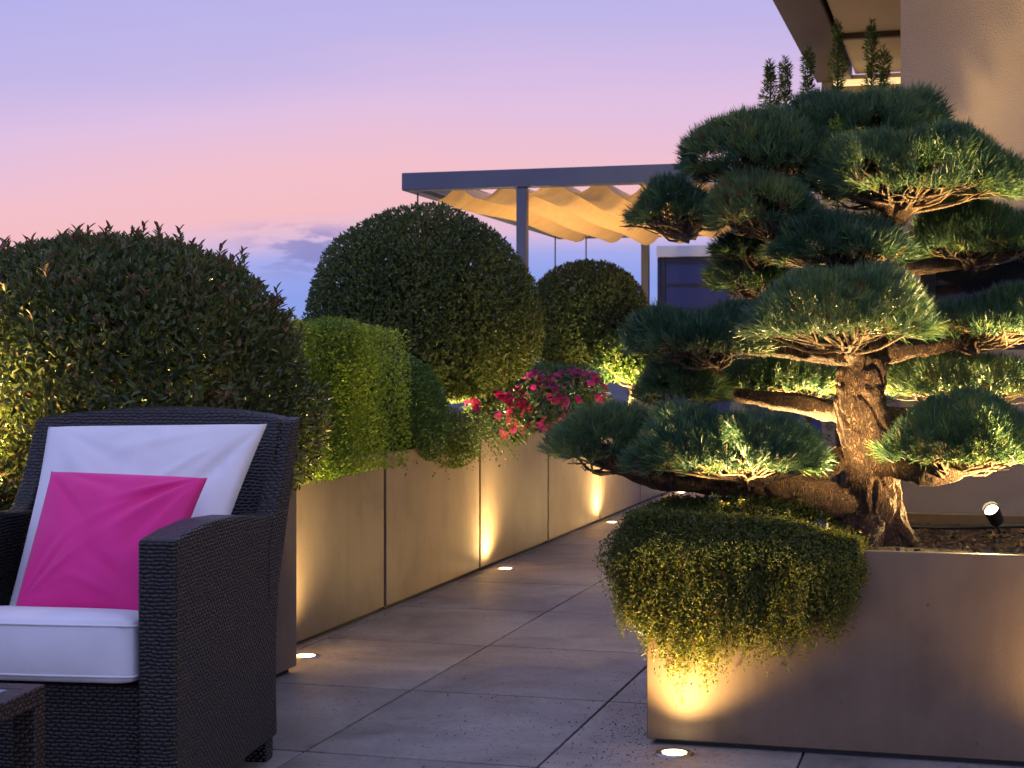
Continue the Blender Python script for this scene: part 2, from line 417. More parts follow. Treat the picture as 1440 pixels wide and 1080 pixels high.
def leaf_quads(mb, P, D, Nn, L, W, var, fold=0.25, curl=0.1, fine=False):
    n = len(P); L = np.broadcast_to(L, (n,))[:, None]; W = np.broadcast_to(W, (n,))[:, None]
    D = unit(D); S = unit(np.cross(D, Nn)); Nn = np.cross(S, D)
    if not fine:
        V = np.stack([P, P+D*L*0.45+S*W*0.5+Nn*fold*W, P+D*L-Nn*curl*L, P+D*L*0.45-S*W*0.5+Nn*fold*W], 1)
        F = np.arange(n*4).reshape(n, 4)
        mb.add(V.reshape(-1, 3), F, np.repeat(var, 4))
    else:
        V = np.stack([P, P+D*L*0.32+S*W*0.48+Nn*fold*W, P+D*L*0.68+S*W*0.38+Nn*(fold*W-curl*L*0.4), P+D*L-Nn*curl*L,
                      P+D*L*0.68-S*W*0.38+Nn*(fold*W-curl*L*0.4), P+D*L*0.32-S*W*0.48+Nn*fold*W], 1)
        b = (np.arange(n)*6)[:, None]
        F = np.concatenate([b+np.array([[0, 1, 2, 3]]), b+np.array([[0, 3, 4, 5]])])
        mb.add(V.reshape(-1, 3), F, np.repeat(var, 6))

def blob(n, c, r, p=2.2, low=None, plow=None, noise=None, amp=0.03, depth=0.1, inner=1.6, zmin=None):
    """points in the outer shell of a clipped shape, with outward normals"""
    d = unit(rng.normal(size=(n, 3)))
    r = np.asarray(r, float); low = r[2] if low is None else low
    plow = p if plow is None else plow
    rz = np.where(d[:, 2] > 0, r[2], low); pe = np.where(d[:, 2] > 0, p, plow)
    q = np.stack([np.abs(d[:, 0])/r[0], np.abs(d[:, 1])/r[1], np.abs(d[:, 2])/rz], 1)
    s = (q**pe[:, None]).sum(1)**(-1/pe)
    P = d*s[:, None]
    g = np.sign(d)*q**(pe[:, None]-1)/np.stack([np.full(n, r[0]), np.full(n, r[1]), rz], 1)
    Nn = unit(g)
    W = P+np.asarray(c)
    if noise is not None:
        W = W+Nn*(amp*noise(W))[:, None]
    W = W-Nn*(depth*rng.random(n)**inner)[:, None]
    if zmin is not None:
        k = W[:, 2] > zmin; W, Nn = W[k], Nn[k]
    return W, Nn

# ------------------------------------------------------------------ the setting
g = MB(); g.add([(-3000, -3000, -9), (3000, -3000, -9), (3000, 3000, -9), (-3000, 3000, -9)], [(0, 1, 2, 3)])
tag(obj("ground", g, MAT['city']), kind="structure")

s = MB(); s.box((-7, -4, -0.35), (6, 22, -0.014))
tag(obj("terrace_slab", s, MAT['grout']), kind="structure")
TX, TY = 0.6265, 0.837
f = MB()
JX, JY, gap = -1.670, 5.609, 0.0031
for i in range(-9, 13):
    for j in range(-11, 20):
        x0 = JX+i*TX+gap; x1 = JX+(i+1)*TX-gap; y0 = JY+j*TY+gap*1.9; y1 = JY+(j+1)*TY-gap*1.9
        e = 0.0015; zt = rng.uniform(-0.0004, 0.0004)
        V = [(x0,y0,-0.012),(x1,y0,-0.012),(x1,y1,-0.012),(x0,y1,-0.012),(x0,y0,zt-e),(x1,y0,zt-e),(x1,y1,zt-e),(x0,y1,zt-e),
             (x0+e,y0+e,zt),(x1-e,y0+e,zt),(x1-e,y1-e,zt),(x0+e,y1-e,zt)]
        F = [(0,1,5,4),(1,2,6,5),(2,3,7,6),(3,0,4,7),(4,5,9,8),(5,6,10,9),(6,7,11,10),(7,4,8,11),(8,9,10,11)]
        f.add(V, F, rng.random())
tag(obj("terrace_floor", f, MAT['tile']), kind="structure")

# ------------------------------------------------------------------ lamps
WARM = (1.0, 0.66, 0.25)
def spot(name, loc, aim, watts, cone, blend=0.7, size=0.02, parent=None, col=WARM):
    l = bpy.data.lights.new(name, 'SPOT'); l.energy = watts; l.color = col
    l.spot_size = math.radians(cone); l.spot_blend = blend; l.shadow_soft_size = size
    o = bpy.data.objects.new(name, l); COL.objects.link(o)
    d = Vector(aim)-Vector(loc)
    o.rotation_euler = d.to_track_quat('-Z', 'Y').to_euler()
    if parent is not None:
        o.parent = parent; o.location = tuple(np.asarray(loc)-wloc(parent))
    else: o.location = tuple(loc)
    return o

def disc(mb, c, r0, r1, z0, z1, seg=32):
    a = np.linspace(0, 2*PI, seg, endpoint=False)
    V = np.concatenate([np.stack([c[0]+r0*np.cos(a), c[1]+r0*np.sin(a), np.full(seg, z0)], 1),
                        np.stack([c[0]+r1*np.cos(a), c[1]+r1*np.sin(a), np.full(seg, z1)], 1)])
    j = np.arange(seg); jn = (j+1) % seg
    mb.add(V, np.stack([j, jn, seg+jn, seg+j], 1))

def ground_light(x, y, watts, label, aim=(0, 0, 1), cone=88, group="round uplights set in the terrace floor"):
    t = empty("ground_uplight", (x, y, 0), label, "uplight", group)
    rr = MB(); disc(rr, (0, 0), 0.052, 0.047, 0.001, 0.005); disc(rr, (0, 0), 0.047, 0.034, 0.005, 0.004); disc(rr, (0, 0), 0.034, 0.034, 0.004, -0.004)
    obj("rim", rr, MAT['steel'], t, local=True)
    ll = MB(); a = np.linspace(0, 2*PI, 28, endpoint=False)
    for k, (r0, z0, r1, z1) in enumerate([(0.034, -0.001, 0.022, 0.003), (0.022, 0.003, 0.008, 0.0045), (0.008, 0.0045, 0.0001, 0.005)]):
        disc(ll, (0, 0), r0, r1, z0, z1, 28)
    obj("lens", ll, MAT['lens'], t, local=True, smooth=True)
    spot("uplight_beam", (x, y, 0.012), (x+aim[0], y+aim[1], 0.012+aim[2]), watts, cone, 1.0, 0.035, t)
    return t

XF = -2.324                                                   # face of the long planter row
ground_light(-2.215, 5.23, 54, "nearest glowing round uplight in the floor beside the wicker armchair", (-0.04, 0.0, 1), 156)
ground_light(-2.222, 7.77, 54, "glowing round uplight in the floor below the pink flowers at the planter row", (-0.04, 0, 1), 156)
ground_light(-2.222, 10.28, 54, "small glowing uplight in the floor below the rounded tree farthest along the planter row", (-0.04, 0, 1), 156)
ground_light(-2.222, 12.88, 54, "farthest and smallest glowing uplight at the very end of the planter row", (-0.04, 0, 1), 156)
ground_light(-0.738, 4.17, 38, "large glowing uplight with a steel rim at the front corner of the pine planter", (0.10, -0.06, 1), 128)
ground_light(0.34, 4.15, 24, "uplight in the floor before the right part of the pine planter front", (0, 0.02, 1), 150)

def spike_light(base, head, aim, watts, cone, label, size=0.02):
    base = np.asarray(base, float); head = np.asarray(head, float); aim = np.asarray(aim, float)
    t = empty("spike_spotlight", base, label, "spotlight", "garden spotlights on spikes in the planters")
    m = MB(); m.tube([base-(0, 0, 0.03), base+(head-base)*0.55, head], [0.006, 0.006, 0.007], 8)
    obj("spike", m, MAT['black'], t)
    d = unit(aim-head)
    b = MB(); b.tube([head-d*0.055, head-d*0.05, head-d*0.012, head+d*0.016, head+d*0.017], [0.012, 0.021, 0.023, 0.026, 0.024], 16, cap=False)
    obj("housing", b, MAT['black'], t)
    l = MB(); l.tube([head+d*0.004, head+d*0.010, head+d*0.013], [0.0205, 0.013, 0.001], 16)
    obj("lens", l, MAT['lens'], t, smooth=True)
    spot("spot_beam", head+d*0.03, aim, watts, cone, 0.9, 0.035, t)
    return t

ground_light(-1.10, 7.4, 62, "added unseen fill uplight across the walkway, hidden behind the ground cover", (-0.9, 0, 0.6), 140)  # added lamp aimed sideways, warm fill for the planter row
ground_light(-1.10, 10.2, 130, "added unseen fill uplight at the far side of the walkway, hidden behind the pine", (-0.9, 0, 0.6), 140)  # second added fill lamp, washes the far planter panels

# ------------------------------------------------------------------ planters
def planter(x0, x1, y0, y1, h, label, group, mat, soil=0.06, name="planter_box"):
    c = ((x0+x1)/2, (y0+y1)/2, 0)
    t = empty(name, c, label, "planter", group)
    w = 0.032
    m = MB()
    # outer skin, rim, inner skin
    z0 = 0.014
    def ring(a, z): return [(x0+a, y0+a, z), (x1-a, y0+a, z), (x1-a, y1-a, z), (x0+a, y1-a, z)]
    V = ring(0, z0)+ring(0, h)+ring(w, h)+ring(w, h-soil-0.1)
    F = []
    for k in range(3):
        for i in range(4):
            a = k*4+i; b = k*4+(i+1) % 4
            F.append((a, b, b+4, a+4))
    F.append((3, 2, 1, 0))
    m.add(V, F)
    o = obj("shell", m, mat, t); bevel(o, 0.003, 2)
    p = MB(); p.box((x0+0.02, y0+0.02, 0.0), (x1-0.02, y1-0.02, 0.016))
    obj("plinth", p, MAT['black'], t)
    nx, ny = 24, 40
    gx, gy = np.meshgrid(np.linspace(x0+w, x1-w, nx), np.linspace(y0+w, y1-w, ny), indexing='ij')
    P = np.stack([gx, gy, np.full_like(gx, h-soil)], -1).reshape(-1, 3)
    nz = Nz(14); P[:, 2] += 0.008*nz(P)+0.004*rng.normal(size=len(P))
    i = np.arange(nx-1)[:, None]*ny; j = np.arange(ny-1)[None]
    Fq = np.stack([i+j, i+ny+j, i+ny+j+1, i+j+1], -1).reshape(-1, 4)
    obj("soil", MB().add(P, Fq), MAT['soil'], t, smooth=True)
    return t

XB = -3.02
GR = "tall taupe planter boxes in a row along the walkway"
seg = [4.975+1.348*k for k in range(7)]
plabels = ["taupe planter box under the clipped bright green hedge, nearest in the long row",
           "taupe planter box under the trailing green plant, second in the long row",
           "taupe planter box with pink flowers hanging over its rim",
           "taupe planter box in the long row just past the one with pink flowers hanging over",
           "taupe planter box seen above the drooping left tip of the pine",
           "last and smallest looking taupe planter box at the far end of the row"]
for k in range(6):
    planter(XB, XF, seg[k]+0.016, seg[k+1]-0.016, 0.648, plabels[k], GR, MAT['planter'])
planter(-2.95, -2.143, 4.22, 4.985, 0.70, "taupe planter jutting out behind the wicker armchair under the big leafy bush", GR, MAT['planter'])
planter(-3.5, -2.76, 1.5, 4.205, 0.70, "taupe planter at the far left behind the armchair's left arm", GR, MAT['planter'])

PX0, PX1, PY0, PY1, PZ = -0.828, 2.6, 4.26, 5.44, 0.53
planter(PX0, PX1, PY0, PY1, PZ, "large low speckled taupe planter holding the cloud pruned pine", "low planters by the house", MAT['planter2'], soil=0.045)
planter(-0.98, -0.28, 6.3, 9.0, 0.5, "planter by the house wall holding the row of slim yews", "low planters by the house", MAT['planter'])

# mulch chips
n = 2600
P = np.stack([rng.uniform(PX0+0.05, 1.2, n), rng.uniform(PY0+0.04, PY1-0.04, n), np.full(n, PZ-0.04)+rng.uniform(0, 0.012, n)], 1)
D = unit(rng.normal(size=(n, 3))*(1, 1, 0.35)); mb = MB()
leaf_quads(mb, P, D, unit(rng.normal(size=(n, 3))*0.5+(0, 0, 1)), rng.uniform(0.012, 0.035, n), rng.uniform(0.006, 0.014, n), rng.random(n), 0.1, 0.05)
tag(obj("bark_mulch", mb, MAT['chip']), "brown bark chips covering the soil around the pine trunk", "mulch", kind="stuff")

# hoses
hp = np.array([(-0.55, 4.62, .505), (-0.42, 4.72, .515), (-0.30, 5.1, .512), (-0.05, 5.22, .505), (0.25, 5.24, .515), (0.6, 5.15, .505), (0.9, 5.2, .505)])
def smooth_path(p, n=40):
    p = np.asarray(p, float); t = np.linspace(0, len(p)-1, n); out = []
    for x in t:
        i = int(min(max(math.floor(x), 0), len(p)-2)); f_ = x-i
        a = p[max(i-1, 0)]; b = p[i]; c = p[i+1]; d = p[min(i+2, len(p)-1)]
        out.append(0.5*((2*b)+(-a+c)*f_+(2*a-5*b+4*c-d)*f_*f_+(-a+3*b-3*c+d)*f_**3))
    return np.array(out)
mb = MB(); mb.tube(smooth_path(hp), 0.007, 8)
tag(obj("irrigation_hose", mb, MAT['black'], smooth=True), "thin dark irrigation hose lying on the mulch behind the pine trunk", "hose")

# crumbs of soil on the paving
n = 1100
cx = np.where(rng.random(n) < 0.6, rng.normal(-0.86, 0.10, n), rng.normal(-1.05, 0.28, n)); cy = rng.normal(4.35, 0.42, n)
k = ~((cx > PX0-0.005) & (cy > PY0-0.005)) & (cx > -2.0)
cx, cy = cx[k], cy[k]
cx = np.concatenate([cx, -2.31+np.abs(rng.normal(0, 0.05, 160)), rng.uniform(-2.2, -0.95, 150)]); cy = np.concatenate([cy, rng.uniform(5.0, 10, 160), rng.uniform(4.2, 10, 150)]); n = len(cx)
mb = MB()
leaf_quads(mb, np.stack([cx, cy, np.full(n, 0.002)], 1), unit(rng.normal(size=(n, 3))*(1, 1, .2)), np.tile((0.1, 0, 1.0), (n, 1)), np.where(rng.random(n) < .04, rng.uniform(.012, .022, n), rng.uniform(.003, .010, n)), rng.uniform(.002, .0045, n), rng.random(n), 0.4, 0.1)
tag(obj("soil_crumbs", mb, MAT['crumb']), "dark plant crumbs scattered on the paving by the pine planter", "crumbs", kind="stuff")

# ------------------------------------------------------------------ house
HX, HY = -0.229, 5.70
t = empty("house", (HX, HY, 0), "stucco house wall with a dark window and overhanging eave behind the pine", "house")
wx0, wx1, wz0, wz1 = -0.165, 1.25, 1.06, 1.50
m = MB()
m.box((HX, HY, 0), (wx0, HY+0.25, 3.3)); m.box((wx1, HY, 0), (4.5, HY+0.25, 3.3))
m.box((wx0, HY, 0), (wx1, HY+0.25, wz0)); m.box((wx0, HY, wz1), (wx1, HY+0.25, 3.3))
m.box((HX, HY+0.25, 0), (HX+0.25, 11.2, 3.3))
o = obj("wall", m, MAT['stucco'], t)
bm = bmesh.new(); bm.from_mesh(o.data); bmesh.ops.remove_doubles(bm, verts=bm.verts, dist=1e-5)
seen = {}
for fc in list(bm.faces):                                   # drop the doubled inner faces between wall pieces
    key = tuple(sorted(v.index for v in fc.verts)); seen.setdefault(key, []).append(fc)
bmesh.ops.delete(bm, geom=[q for v in seen.values() if len(v) > 1 for q in v], context='FACES_ONLY')
bm.to_mesh(o.data); bm.free()
w = MB(); y = HY+0.10
for (a, b_) in (((wx0, y, wz0), (wx0+0.05, y+0.06, wz1)), ((wx1-0.05, y, wz0), (wx1, y+0.06, wz1)), ((wx0+0.05, y, wz0), (wx1-0.05, y+0.06, wz0+0.05)), ((wx0+0.05, y, wz1-0.05), (wx1-0.05, y+0.06, wz1))):
    w.box(a, b_)
wo = obj("window", w, MAT['darkframe'], t)
w = MB(); w.box((wx0+0.05, y+0.02, wz0+0.05), (wx1-0.05, y+0.03, wz1-0.05)); obj("pane", w, MAT['glass'], wo)
w = MB(); w.box((-0.76, 4.45, 3.02), (4.5, 11.41, 3.10)); obj("soffit", w, MAT['soffit'], t)
w = MB(); w.box((-1.02, 4.25, 2.97), (-0.78, 11.4, 3.25)); w.box((-0.778, 4.25, 2.97), (4.5, 4.43, 3.25))
for yy in (6.8, 8.4, 10.0): w.box((-0.778, yy, 2.985), (HX, yy+0.05, 3.018))
obj("fascia", w, MAT['fascia'], t)
w = MB(); w.box((-1.02, 4.25, 3.252), (4.5, 11.6, 3.34)); obj("roof", w, MAT['fascia'], t)
w = MB(); w.box((-0.99, 11.42, 0.0), (1.2, 11.62, 3.015)); obj("end_wall", w, MAT['stucco'], t)
w = MB(); w.box((-0.9, 11.30, 2.93), (-0.3, 11.36, 2.965)); obj("lit_end_band", w, glow_mat("strip_glow", (1.0, 0.72, 0.32), 0.6), t)  # emission stands in for the warm-lit band at the soffit's far end
spot("soffit_beam", (-0.62, 10.9, 2.9), (-0.6, 11.3, 0.6), 9, 110, 0.8, 0.05, t)

# a recessed downlight in the eave, outside the frame, gives the wall its golden top right
dl = MB(); disc(dl, (0, 0), 0.045, 0.001, 3.018, 3.016, 20)
obj("downlight", dl, MAT['lens'], t, loc=(1.15, -0.45, 0), local=True)
spot("downlight_beam", (1.15+HX, HY-0.45, 2.98), (0.95+HX, HY-0.15, 1.0), 70, 172, 1.0, 0.09, t)

# ------------------------------------------------------------------ pergola
pg = empty("pergola", (-2.6, 13.6, 0), "grey metal pergola with a lit wavy beige fabric canopy", "pergola")
bx0, bx1, by0, by1, bz0, bz1 = -4.02, -1.25, 11.28, 15.9, 2.30, 2.43
def beam(a, b_, name="beam", mat='alu'):
    o = obj(name, MB().box(a, b_), MAT[mat], pg); bevel(o, 0.006, 2); return o
beam((bx0, by0, bz0), (bx1, by0+0.10, bz1)); beam((bx0, by1, bz0), (bx1, by1+0.10, bz1))
beam((bx0, by0+0.102, bz0), (bx0+0.09, by1-0.002, bz1)); beam((bx1-0.09, by0+0.102, bz0), (bx1, by1-0.002, bz1))
beam((-3.86, by0+0.102, bz0+0.01), (-3.81, by1-0.002, bz1-0.01), "canopy_rail")
for k in range(8):
    x = -3.795+0.345*k
    if x < bx1-0.15: beam((x, by0+0.102, bz1-0.05), (x+0.035, by1-0.002, bz1-0.012), "rafter")
for yy in (12.6, 14.2): beam((bx0+0.092, yy, bz0+0.02), (-3.862, yy+0.07, bz1-0.02), "crossbar")
for (x, yy) in ((-3.15, by0+0.012), (-3.15, by1+0.012), (-1.6, by0+0.012), (-1.6, by1+0.012)):
    beam((x, yy, 0.0), (x+0.075, yy+0.075, bz0-0.002), "post")
# wavy cloth
nx, ny = 150, 24
gx = np.linspace(-3.80, bx1-0.10, nx); gy = np.linspace(by0+0.13, by1-0.03, ny)
GX, GY = np.meshgrid(gx, gy, indexing='ij')
ph = ((GX+3.625)/0.355) % 1.0
Z = bz1-0.055-0.155*np.sin(PI*ph)**0.85*(0.86+0.14*np.sin(GX*3.1+GY*0.7))-0.012*np.sin(GY*2.2+GX*5)
P = np.stack([GX, GY, Z], -1).reshape(-1, 3)
i = np.arange(nx-1)[:, None]*ny; j = np.arange(ny-1)[None]
obj("canopy", MB().add(P, np.stack([i+j, i+ny+j, i+ny+j+1, i+j+1], -1).reshape(-1, 4)), MAT['canopy'], pg, smooth=True)
for (x, yy) in ((-3.97, 11.5), (-3.95, 15.6), (-3.66, 15.7)):
    obj("wire", MB().tube([(x, yy, 0.0), (x, yy, bz0)], 0.007, 6), MAT['darkframe'], pg)
for (x, yy, wt, lab) in ((-3.75, 12.6, 110, "uplight in the floor under the left edge of the pergola"), (-2.9, 13.3, 135, "uplight in the floor under the left middle of the pergola"), (-2.0, 13.9, 135, "uplight in the floor under the right middle of the pergola"), (-3.3, 15.0, 110, "uplight in the floor under the rear of the pergola")):
    ground_light(x, yy, wt, lab, (0.05, 0, 1), 120, "uplights under the pergola")

# pavilion with blue screens behind the pergola
pv = empty("pavilion", (-1.9, 17.6, 0), "low pavilion with dark blue screens and a pale roof edge behind the pergola", "pavilion")
w = MB(); w.box((-3.2, 17.0, 2.17), (0.2, 20.0, 2.29)); bevel(obj("roof", w, MAT['whitealu'], pg if False else pv), 0.01)
for nm, a, b_ in (("corner_post", (-3.2, 17.06, 0), (-3.165, 17.16, 2.168)), ("corner_post", (0.08, 17.06, 0), (0.2, 17.16, 2.168)), ("wall", (-3.2, 17.162, 0), (-3.15, 20, 2.168)), ("wall", (-3.148, 19.9, 0), (0.2, 20, 2.168))):
    obj(nm, MB().box(a, b_), MAT['navyframe' if nm == 'corner_post' else 'whitealu'], pv)
w = MB()
for x in (-3.16, -2.27, -1.38, -0.49):
    w.box((x, 17.06, 0), (x+0.045, 17.10, 2.168))
for z in (2.1, 1.86, 1.6, 1.3, 1.0):
    for x in (-3.113, -2.223, -1.333): w.box((x, 17.065, z), (x+0.841, 17.095, z+0.03))
obj("frame", w, MAT['navyframe'], pv)
for x in (-3.113, -2.223, -1.333):
    w = MB(); w.box((x, 17.075, 0.02), (x+0.841, 17.09, 2.16)); obj("screen", w, MAT['bluepane'], pv)

# ------------------------------------------------------------------ shrubs
def branchy(mb, base, top, r0, n=9, spread=0.35, low=0.3):
    base = np.asarray(base, float); top = np.asarray(top, float)
    v = top-base; 
    mid = base+v*0.5+rng.normal(size=3)*0.03
    mb.tube(smooth_path([base, mid, top], 12), np.linspace(r0, r0*0.35, 12), 8, 0.12)
    for k in range(n):
        f_ = low*0.6+rng.random()*(0.85-low*0.6); s_ = base+v*f_
        a = 2*PI*k/n+rng.normal()*0.3
        e = s_+np.array([math.cos(a)*spread, math.sin(a)*spread, spread*rng.uniform(0.35, 0.9)])
        m_ = (s_+e)/2+np.array([0, 0, -0.03])+rng.normal(size=3)*0.02
        mb.tube(smooth_path([s_, m_, e], 8), np.linspace(r0*0.45, r0*0.12, 8), 6, 0.1)

def shrub(name, label, cat, base, c, r, n, L, W, mat, low=None, p=2.2, plow=None, amp=0.03, nf=7, depth=0.12, up=0.35, jit=0.7, fine=False, zmin=None, inner_n=0.25, trunk=None, group=None, stems=9, spread=0.3, extra=None, r0=0.035):
    t = empty(name, base, label, cat, group)
    mb = MB(); nz = Nz(nf); nc = Nz(16)
    P, Nn = blob(n, c, r, p, low, plow, nz, amp, depth, 1.3, zmin)
    k = len(P)
    D = unit(Nn*0.75+rng.normal(size=(k, 3))*jit+np.array([0, 0, up]))
    F_ = unit(Nn+rng.normal(size=(k, 3))*0.6+np.array([0, 0, 0.3]))
    var = np.clip(0.42+0.22*nc(P)*0.6+rng.normal(size=k)*0.2, 0, 1)
    leaf_quads(mb, P, D, F_, L*rng.uniform(0.65, 1.2, k), W*rng.uniform(0.75, 1.2, k), var, 0.22, 0.12, fine)
    if inner_n:
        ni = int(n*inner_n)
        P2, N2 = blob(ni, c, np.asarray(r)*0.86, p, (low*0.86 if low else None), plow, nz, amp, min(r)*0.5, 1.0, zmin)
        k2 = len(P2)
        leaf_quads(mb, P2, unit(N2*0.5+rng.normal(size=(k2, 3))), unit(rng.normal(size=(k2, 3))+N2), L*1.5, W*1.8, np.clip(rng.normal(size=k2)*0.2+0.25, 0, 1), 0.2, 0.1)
    if extra: extra(mb)
    obj("foliage", mb, mat, t)
    tb = MB(); branchy(tb, base, trunk if trunk is not None else c, r0, stems, spread)
    obj("branches", tb, MAT['stem'], t, smooth=True)
    return t

# big leafy bush behind the armchair, with upright young shoots
def shoots(mb):
    c = np.array(at(150, 517, 5.12)); c[2] = 0.85
    spots_ = []
    for k in range(200):
        a = rng.uniform(0, 2*PI); q = rng.random()**0.5*1.02
        x = c[0]+0.61*q*math.cos(a); yv = c[1]+0.61*q*math.sin(a)
        z = 0.95+0.455*max(1-min(q, 1)**2.3, 0)**(1/2.3)-0.01
        spots_.append((x, yv, z, q))
    for (x, yv, z, q) in spots_:
        h = rng.uniform(0.012, 0.04)+(0.045 if rng.random() < 0.12 else 0)
        d = unit(np.array([(x-c[0])*0.5, (yv-c[1])*0.5, 1.0])+rng.normal(size=3)*0.15)
        b = np.array([x, yv, z]); mb.tube([b-d*0.03, b+d*h], [0.0022, 0.001], 4)
        m_ = int(4+h*70)
        for i in range(m_):
            f_ = i/m_; a = i*2.4+rng.random()
            o = np.array([math.cos(a), math.sin(a), 0])
            leaf_quads(mb, (b+d*h*(0.1+0.9*f_))[None], unit(d*(0.7+0.6*f_)+o*0.75)[None], unit(d-o*0.2)[None], rng.uniform(0.024, 0.036), rng.uniform(0.009, 0.013), np.array([rng.uniform(0.55, 1.0)]), 0.2, 0.15, True)
cb = np.array(at(150, 517, 5.12)); cb[2] = 0.95
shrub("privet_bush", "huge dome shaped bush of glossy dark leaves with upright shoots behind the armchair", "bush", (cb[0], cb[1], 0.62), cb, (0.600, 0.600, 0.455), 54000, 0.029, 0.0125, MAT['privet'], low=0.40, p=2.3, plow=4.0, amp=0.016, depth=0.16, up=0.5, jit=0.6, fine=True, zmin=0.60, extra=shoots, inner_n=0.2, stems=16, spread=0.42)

# bright clipped hedge
shrub("box_hedge", "bright green clipped box hedge with a flat top between the two biggest bushes", "hedge", (-2.62, 5.75, 0.6), (-2.60, 5.76, 0.87), (0.335, 0.765, 0.30), 62000, 0.0165, 0.0095, MAT['box'], low=0.32, p=16, amp=0.013, nf=16, depth=0.05, up=0.4, jit=0.75, inner_n=0.15, trunk=(-2.62, 5.75, 1.0), zmin=0.59)
# darker rounded neighbour
shrub("clipped_shrub", "dark green rounded shrub hugging the far end of the bright box hedge", "shrub", (-2.60, 6.78, 0.6), (-2.56, 6.80, 0.80), (0.30, 0.34, 0.255), 26000, 0.0165, 0.0095, MAT['darkbox'], low=0.26, p=2.6, amp=0.02, nf=14, depth=0.05, inner_n=0.15, trunk=(-2.6, 6.8, 0.9), zmin=0.56)

# two ball topped trees
c2 = np.array(at(596, 517, 8.45)); c2[2] = 1.16
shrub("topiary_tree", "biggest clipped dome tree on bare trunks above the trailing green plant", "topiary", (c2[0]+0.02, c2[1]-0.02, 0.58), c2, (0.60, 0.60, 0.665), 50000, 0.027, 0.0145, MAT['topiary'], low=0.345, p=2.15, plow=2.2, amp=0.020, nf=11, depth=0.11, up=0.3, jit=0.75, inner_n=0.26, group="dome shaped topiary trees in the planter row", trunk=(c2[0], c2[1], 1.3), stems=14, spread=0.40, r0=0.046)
c3 = np.array(at(829, 517, 12.1)); c3[2] = 1.24
shrub("topiary_tree", "smaller dark dome topiary tree behind the pink flowers, farthest along the row", "topiary", (c3[0], c3[1], 0.58), c3, (0.47, 0.47, 0.53), 30000, 0.030, 0.016, MAT['topiary'], low=0.24, p=2.3, plow=2.6, amp=0.014, depth=0.09, up=0.3, inner_n=0.25, group="dome shaped topiary trees in the planter row", trunk=(c3[0], c3[1], 1.4), stems=8, spread=0.25)
# light leafy tree beyond, lit from below
c4 = np.array(at(893, 517, 11.55)); c4[2] = 1.02
shrub("leafy_shrub", "loose yellow lit shrub with bare stems between the small dome tree and the pine", "shrub", (c4[0]-0.05, c4[1], 0.58), c4, (0.27, 0.25, 0.24), 5200, 0.040, 0.022, MAT['trail'], low=0.16, p=2.2, amp=0.05, depth=0.20, inner_n=0.0, trunk=(c4[0], c4[1], 1.1), stems=14, spread=0.24, r0=0.022)
# green mat of box behind the flowers
shrub("low_hedge", "low dark green clipped hedge just behind the pink flowers", "hedge", (-2.72, 10.6, 0.6), (-2.72, 10.7, 0.83), (0.24, 0.80, 0.19), 14000, 0.022, 0.012, MAT['darkbox'], low=0.25, p=6, amp=0.012, nf=14, depth=0.05, inner_n=0.15, trunk=(-2.72, 10.6, 0.9))

# trailing plant over the rim
def sprays(mb, c, n, reach, drop):
    for k in range(n):
        a = rng.normal(0, 0.9); d0 = np.array([math.cos(a), math.sin(a), 0.0])
        b = np.asarray(c)+rng.normal(size=3)*(0.12, 0.22, 0.03)
        pts = [b+d0*reach*s_+np.array([0, 0, 0.10*math.sin(s_*2.6)-drop*s_**2.2]) for s_ in np.linspace(0, 1, 7)*rng.uniform(0.5, 1.1)]
        pts = np.array(pts); m_ = 34
        tt = np.linspace(0.1, 5.95, m_); i = tt.astype(int); fr = (tt-i)[:, None]
        P = pts[i]*(1-fr)+pts[i+1]*fr
        T = unit(pts[i+1]-pts[i]); side = unit(np.cross(T, (0, 0, 1.0)))*np.where(np.arange(m_) % 2, 1, -1)[:, None]
        leaf_quads(mb, P, unit(T*0.6+side*0.8+rng.normal(size=(m_, 3))*0.35), unit(np.array([0, 0, 1.0])+rng.normal(size=(m_, 3))*0.3), rng.uniform(0.014, 0.024, m_), 0.008, np.clip(rng.normal(0.55, 0.25, m_), 0, 1))
t = empty("trailing_plant", (-2.46, 7.25, 0.6), "feathery green trailing plant spilling over the planter rim below the biggest dome tree", "plant")
mb = MB(); sprays(mb, (-2.50, 7.2, 0.66), 330, 0.27, 0.13)
P, Nn = blob(15000, (-2.50, 7.22, 0.62), (0.26, 0.48, 0.18), 2.2, 0.1, 2.2, Nz(12), 0.03, 0.1)
leaf_quads(mb, P, unit(Nn+rng.normal(size=P.shape)*0.7), unit(Nn+rng.normal(size=P.shape)*0.5), rng.uniform(0.012, 0.024, len(P)), 0.009, np.clip(rng.normal(0.45, 0.25, len(P)), 0, 1))
obj("foliage", mb, MAT['trail'], t)

